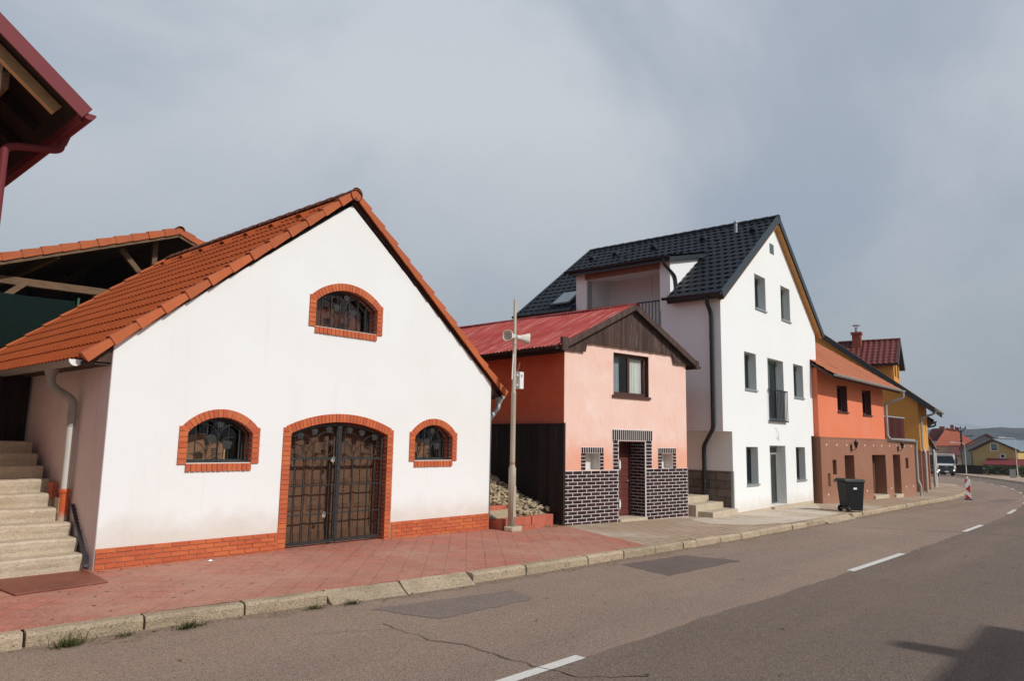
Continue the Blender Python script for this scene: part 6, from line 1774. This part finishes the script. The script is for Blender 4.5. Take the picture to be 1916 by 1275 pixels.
YH = thing('yellow_house', 'yellow gabled house with pale metal roof and a red awning', 'house', (135.3, 22.7, -2.2), R(-97.1))
q = MB(); q.wall([(.25, -.3), (6.45, -.3), (6.45, 3.75), (3.35, 5.3), (.25, 3.6)], [rect(3.05, 3.9, 3.80, 4.82), rect(4.25, 4.75, 2.72, 3.18)], .3, .7); q.build('gable_wall', M['yellow'], YH)
q = MB(); q.box(.25, .6, .7, 20, -.3, 3.65); q.build('side_wall', M['yellow'], YH)
q = MB(); q.box(6.1, 6.45, .7, 20, -.3, 3.75); q.build('side_wall', M['yellow'], YH)
for a, b, c, d in ((3.05, 3.9, 3.80, 4.82), (4.25, 4.75, 2.72, 3.18)):
    q = MB(); q.wall(rect(a - .12, b + .12, c - .1, d + .1), [rect(a, b, c, d)], .26, .36); f = q.build('window_frame', M['whitepaint'], YH)
    q = MB(); q.box(a, b, .38, .40, c, d); q.build('pane', M['glassdark'], f)
    q = MB(); q.box(a - .05, b + .05, .6, .66, c - .05, d + .05); q.build('dark_room', M['dark'], f)
for a, b in (((-.1, 3.62), (3.35, 5.48)), ((3.35, 5.48), (6.85, 3.78))):
    q = MB(); q.hexa([(a[0], -.05, a[1]), (b[0], -.05, b[1]), (b[0], 20.3, b[1]), (a[0], 20.3, a[1]), (a[0], -.05, a[1] + .10), (b[0], -.05, b[1] + .10), (b[0], 20.3, b[1] + .10), (a[0], 20.3, a[1] + .10)])
    for k in range(26): q.hexa([(a[0], k * .8, a[1] + .10), (b[0], k * .8, b[1] + .10), (b[0], k * .8 + .05, b[1] + .10), (a[0], k * .8 + .05, a[1] + .10), (a[0], k * .8, a[1] + .15), (b[0], k * .8, b[1] + .15), (b[0], k * .8 + .05, b[1] + .15), (a[0], k * .8 + .05, a[1] + .15)])
    rf = q.build('roof', M['bluemetal'], YH)
    q = MB(); q.bar((a[0], -.09, a[1] + .0), (b[0], -.09, b[1] + .0), .06, .22); q.build('barge_board', M['darkwood'], rf)
q = MB(); q.pipe([(.1, .2, 3.6), (.3, .25, 3.3), (.3, .25, -.2)], .06, .1, 6); q.build('downpipe', M['slatetrim'], YH)
q = MB(); q.hexa([(2.4, -2.2, 1.60), (13.5, -2.2, 1.60), (13.5, .25, 2.50), (2.4, .25, 2.50), (2.4, -2.2, 1.68), (13.5, -2.2, 1.68), (13.5, .25, 2.58), (2.4, .25, 2.58)]); aw = q.build('awning', M['redawning'], YH)
for x in (2.6, 6.2, 9.8, 13.3):
    q = MB(); q.tube([(x, -2.05, -.2), (x, -2.05, 1.6)], .07, 6); q.build('awning_post', M['darkbeam'], aw)
q = MB(); q.box(6.45, 16, 1.5, 1.8, -.3, 2.4); q.build('yard_wall', M['yellow'], YH)
FE = thing('board_fence', 'dark brown board fence left of the yellow house', 'fence', (132.6, 22.7, -2.1), R(-97))
q = MB(); boards(q, -2.4, 2.6, lambda x: -.1, lambda x: 1.35, .16, 0, .03, .01); q.build('boards', M['darkbeam'], FE)
q = MB()
for x in (-2.3, .1, 2.5): q.box(x - .06, x + .06, .03, .13, -.1, 1.4)
q.build('fence_post', M['darkbeam'], FE)
def bush(name, lab, cat, x, y, z, rx, ry, rz, n, size, group=None):
    t = thing(name, lab, cat, (x, y, z), 0, group)
    b = MB()
    for k in range(n):
        u, v = rnd.uniform(0, 2 * PI), rnd.uniform(-.3, 1)
        rr = (rnd.uniform(.35, 1) ** .5) * (1 + .2 * math.sin(3 * u) + .15 * math.sin(5 * u + v * 4))
        c = Vector((rx * rr * math.cos(u) * math.sqrt(max(0, 1 - v * v)), ry * rr * math.sin(u) * math.sqrt(max(0, 1 - v * v)), rz * (.3 + .7 * v * rr)))
        a = Vector((rnd.gauss(0, 1), rnd.gauss(0, 1), rnd.gauss(0, 1))).normalized() * size; c2 = a.cross(Vector((rnd.gauss(0, 1), rnd.gauss(0, 1), 1))).normalized() * size * .6
        b.add([c - a, c + c2, c + a, c - c2], [(0, 1, 2, 3)])
    b.build('foliage', M['hedge'], t, recalc=False)
    s_ = MB(); s_.tube([(0, 0, -.3), (0, 0, rz * .6)], .06, 6); s_.build('stem', M['bark'], t)
    return t
for i, (x, y, lab) in enumerate(((129.6, 19.3, 'dark round shrub under the left end of the red awning'), (129.9, 18.0, 'dark round shrub under the middle of the red awning'), (130.0, 16.6, 'dark round shrub right of the awning shrubs, behind the right street lamp'), (129.9, 15.2, 'dark round shrub at the right picture edge below the red awning'))):
    bush('shrub', lab, 'shrub', x, y, -2.1, .9, .9, 1.5, 900, .10, 'shrubs before the yellow house')
# wooden utility pole with forked insulators, a second one far behind
for (x, y, z0_, z1_, lab, arm) in ((158, 27.6, -2.4, 5.2, 'dark utility pole with forked insulators before the red-roofed house', .95), (234, 40.2, -3, 5.4, 'distant utility pole with a wide cross arm behind the forked pole', 2.2)):
    t = thing('utility_pole', lab, 'pole', (x, y, 0), R(-80), 'utility poles')
    q = MB(); q.tube([(0, 0, z0_), (0, 0, z1_)], [.22, .15], 8); q.build('pole', M['darkbeam'], t)
    q = MB()
    if arm < 1:
        q.bar((0, 0, z1_ - .5), (-.75, 0, z1_ + .3), .13, .13); q.bar((0, 0, z1_ - .5), (.75, 0, z1_ + .3), .13, .13)
        q.box(-.9, .9, -.07, .07, z1_ + .25, z1_ + .38)
    else: q.box(-arm, arm, -.09, .09, z1_ - .3, z1_ - .1)
    q.build('cross_arm', M['darkbeam'], t)
    for k in (-1, 0, 1):
        q = MB(); zz_ = z1_ + (.38 if arm < 1 else -.1); q.lathe([(.001, .34), (.10, .30), (.13, .18), (.10, .05), (.05, 0)], (k * arm * .85, 0, zz_), 8); q.build('insulator', M['slatetrim'], t)
def lamp(x, y, z, h, ax, ay, lab):
    t = thing('street_lamp', lab, 'street lamp', (x, y, z), 0, 'street lamps')
    q = MB(); q.tube([(0, 0, -.1), (0, 0, 1.4), (0, 0, 1.45), (0, 0, h)], [.075, .07, .045, .035], 8); q.build('mast', M['palepipe'], t)
    q = MB(); q.pipe([(0, 0, h - .05), (0, 0, h + .1), (ax, ay, h + .18)], .035, .15, 6); a = q.build('arm', M['palepipe'], t)
    d = Vector((ax, ay, 0)).normalized(); s_ = Vector((-d.y, d.x, 0))
    q = MB(); p = Vector((ax, ay, h + .12)); q.para(p - s_ * .13, d * .95, s_ * .26, (0, 0, .13)); q.build('lamp_head', M['alu'], t, .03)
lamp(129.6, 22.25, -2.25, 4.75, -.85, 1.0, 'street lamp between the truck and the yellow house')
lamp(116.5, 14.2, -2.05, 5.2, -1.2, 1.0, 'tall street lamp at the right beside the meter cabinet')
t = thing('meter_cabinet', 'grey meter cabinet at the foot of the right street lamp', 'cabinet', (115.9, 14.65, -2.08), R(-80))
q = MB(); q.box(-.33, .33, 0, .3, .12, 1.25); q.box(-.36, .36, -.03, .33, 1.25, 1.31); q.build('cabinet_body', M['fargrey'], t)
q = MB(); q.box(-.30, -.01, -.015, 0, .2, 1.2); q.build('door', M['fargrey'], t)
q = MB(); q.box(.01, .30, -.015, 0, .2, 1.2); q.build('door', M['fargrey'], t)
q = MB(); q.box(-.3, .3, .03, .28, -.1, .12); q.build('plinth', M['concrete'], t)
for x, y, mt, lab in ((131.4, 20.1, 'boxwhite', 'pale upright waste container before the yellow house'), (131.5, 19.6, 'tilev', 'orange-brown waste container beside the pale one')):
    t = thing('waste_container', lab, 'container', (x, y, -2.12), R(-80), 'containers before the yellow house')
    q = MB(); q.hexa([(-.2, -.2, .05), (.2, -.2, .05), (.2, .2, .05), (-.2, .2, .05), (-.25, -.25, .95), (.25, -.25, .95), (.25, .25, .95), (-.25, .25, .95)]); q.build('body', M[mt], t)
    q = MB(); q.hexa([(-.27, -.27, .95), (.27, -.27, .95), (.27, .27, .95), (-.27, .27, .95), (-.22, -.22, 1.05), (.22, -.22, 1.05), (.22, .22, 1.0), (-.22, .22, 1.0)]); q.build('lid', M[mt], t)

OWR = thing('overhead_wire', 'thin overhead wires sagging from the forked utility pole towards the right', 'wire', (158, 27.6, 5.4))
for dy in (-.7, .7):
    q = MB(); q.tube([(-26 * t * 1.0 - dy * .1, -34 * t + dy, 1.0 - 3.2 * 4 * t * (1 - t) * .5 - 2.6 * t) for t in [k / 14 for k in range(15)]], .018, 4); q.build('wire', M['slatetrim'], OWR)

# truck coming up the street
TR = thing('tipper_truck', 'white-cabbed dark tipper truck driving up the street with headlights on', 'truck', (118.4, 22.75, -2.09), R(206))
q = MB()
prof = [(-1.9, .55), (0.0, .55), (.02, 1.25), (-.03, 1.75), (-.30, 2.95), (-.45, 3.05), (-1.9, 3.05)]
q.wall(prof, [], -1.22, 1.22, 'xz')
cab = q.build('cab', M['truckwhite'], TR, .06)
q = MB(); q.hexa([(.0, -1.08, 1.80), (.0, 1.08, 1.80), (-.24, 1.02, 2.78), (-.24, -1.02, 2.78), (-.06, -1.08, 1.80), (-.06, 1.08, 1.80), (-.30, 1.02, 2.78), (-.30, -1.02, 2.78)]); q.build('windscreen', M['truckglass'], cab)
q = MB(); q.hexa([(-.05, -1.05, 1.82), (-.05, 1.05, 1.82), (-.29, 1.0, 2.76), (-.29, -1.0, 2.76), (-.10, -1.05, 1.82), (-.10, 1.05, 1.82), (-.34, 1.0, 2.76), (-.34, -1.0, 2.76)]); q.build('dark_cabin', M['dark'], cab)
for s_ in (-1, 1):
    q = MB(); q.box(-1.3, -.35, s_ * 1.222 - .006, s_ * 1.222 + .006, 1.85, 2.7); q.build('side_window', M['truckglass'], cab)
    q = MB(); q.box(-.10, .12, s_ * 1.34 - .10, s_ * 1.34 + .10, 1.75, 2.55); q.tube([(-.1, s_ * 1.2, 2.65), (.0, s_ * 1.34, 2.6)], .03, 6); q.build('mirror', M['truckdark'], TR, .02)
    q = MB(); q.box(.08, .13, s_ * .95 - .13, s_ * .95 + .13, .72, .90); hl = q.build('headlight', M['lens'], TR)
    q = MB(); q.lathe([(.001, .03), (.07, .03), (.07, .0)], n=10, T=Matrix.Translation((.11, s_ * .95, .81)) @ Matrix.Rotation(R(90), 4, 'Y')); q.build('bulb', M['headlight'], hl)
q = MB(); q.box(.0, .05, -.95, .95, 1.02, 1.48)
for k in range(4): q.box(.05, .07, -.9, .9, 1.06 + k * .11, 1.12 + k * .11)
gr = q.build('grille', M['truckdark'], TR)
q = MB()
for k in range(3):
    a = PI / 2 + k * 2 * PI / 3
    q.prism([(.15 * math.cos(a), .15 * math.sin(a)), (.025 * math.cos(a + 1.05), .025 * math.sin(a + 1.05)), (.0, .0), (.025 * math.cos(a - 1.05), .025 * math.sin(a - 1.05))], -.012, .012, 'xz')
q.tube([(.165 * math.cos(2 * PI * k / 20), 0, .165 * math.sin(2 * PI * k / 20)) for k in range(21)], .014, 6)
for i in range(len(q.v)): v_ = q.v[i]; q.v[i] = Vector((.09 + v_.y, v_.x, 1.27 + v_.z))
q.build('star_emblem', M['zinc'], gr)
q = MB(); q.box(-.1, .10, -1.22, 1.22, .48, 1.0); q.build('bumper', M['truckdark'], TR, .03)
q = MB(); q.box(.10, .115, -.26, .26, .58, .70); q.build('number_plate', M['whitepaint'], TR)
q = MB(); q.box(-.6, -.05, -1.15, 1.15, 3.0, 3.10); q.build('roof_visor', M['truckwhite'], TR)
q = MB(); q.wall([(-7.2, 1.25), (-2.1, 1.25), (-1.95, 2.9), (-7.3, 2.9)], [], -1.25, 1.25, 'xz')
for k in range(7): q.box(-7.0 + k * .75, -6.9 + k * .75, -1.30, 1.30, 1.3, 2.85)
q.build('tipper_body', M['tipper'], TR)
q = MB(); q.box(-7.2, -.3, -.45, .45, .7, 1.1); q.build('chassis', M['truckdark'], TR)
for x in (-.95, -4.9, -6.2):
    for s_ in (-1, 1):
        T = Matrix.Translation((x, s_ * 1.02, .50)) @ Matrix.Rotation(R(90), 4, 'X')
        q = MB(); q.lathe([(.28, -.15), (.46, -.16), (.5, -.11), (.5, .11), (.46, .16), (.28, .15)], n=18, T=T); w_ = q.build('wheel', M['rubber'], TR)
        q = MB(); q.lathe([(.001, -.10), (.12, -.14), (.28, -.12), (.28, .12), (.12, .14), (.001, .10)], n=14, T=T); q.build('rim', M['zinc'], w_)

# parked car, nose just visible behind the posts
CA = thing('parked_car', 'dark car with lit headlights half hidden behind the posts left of the truck', 'car', (112.0, 23.3, -1.98), R(196))
q = MB(); q.wall([(-4.2, .35), (0, .30), (.05, .62), (-.1, .78), (-1.1, .95), (-1.8, 1.42), (-3.4, 1.45), (-4.1, 1.0), (-4.25, .7)], [], -.86, .86, 'xz'); q.build('body', M['truckdark'], CA, .05)
q = MB(); q.hexa([(-1.10, -.72, .97), (-1.10, .72, .97), (-1.76, .62, 1.41), (-1.76, -.62, 1.41), (-1.14, -.72, .99), (-1.14, .72, .99), (-1.80, .62, 1.435), (-1.80, -.62, 1.435)]); q.build('windscreen', M['truckglass'], CA)
for s_ in (-1, 1):
    q = MB(); q.box(-.04, .06, s_ * .62 - .15, s_ * .62 + .15, .56, .70); q.build('headlight', M['headlight'], CA)
    for x in (-.8, -3.3):
        T = Matrix.Translation((x, s_ * .80, .31)) @ Matrix.Rotation(R(90), 4, 'X')
        q = MB(); q.lathe([(.18, -.09), (.29, -.10), (.31, -.07), (.31, .07), (.29, .10), (.18, .09)], n=16, T=T); w_ = q.build('wheel', M['rubber'], CA)
        q = MB(); q.lathe([(.001, -.07), (.18, -.08), (.18, .08), (.001, .07)], n=12, T=T); q.build('rim', M['zinc'], w_)

# ------------------------------------------------------------------ house across the street, behind the viewer: only its shadow is seen
OH = thing('opposite_house', 'white house across the street whose chimney shadow falls on the road at lower right', 'house', (0, -8, 0))
q = MB(); q.box(-9, 11.1, -9, -.3, -.3, 7.5); q.build('wall', M['white'], OH)
q = MB(); q.hexa([(-9.3, 0, 7.58), (11.2, 0, 7.58), (11.2, -5, 9.4), (-9.3, -5, 9.4), (-9.3, 0, 7.72), (11.2, 0, 7.72), (11.2, -5, 9.54), (-9.3, -5, 9.54)]); q.build('roof', M['tile'], OH)
q = MB(); q.box(9.35, 9.70, -.45, -.08, 7.5, 8.22); q.add([(9.35, -.45, 8.22), (9.7, -.45, 8.22), (9.7, -.08, 8.22), (9.35, -.08, 8.22), (9.52, -.26, 8.42)], [(0, 1, 4), (1, 2, 4), (2, 3, 4), (3, 0, 4)]); q.build('chimney', M['chbrick'], OH)

# ------------------------------------------------------------------ air: one even box of thin haze round everything but the sky
hz = bpy.data.materials.new('thin_haze')
hz.use_nodes = True
hn = hz.node_tree.nodes; hn.clear()
ho = hn.new('ShaderNodeOutputMaterial'); hv = hn.new('ShaderNodeVolumePrincipled')
hv.inputs['Color'].default_value = (.66, .77, .97, 1)
hv.inputs['Density'].default_value = .00017
hz.node_tree.links.new(hv.outputs[0], ho.inputs['Volume'])
q = MB(); q.box(-2700, 2800, -2700, 2800, -22, 75)
o = q.build('haze', hz); o['kind'] = 'stuff'; o['label'] = 'thin pale haze that lets the far hill fade to blue'; o['category'] = 'haze'
SC.cycles.volume_bounces = 1
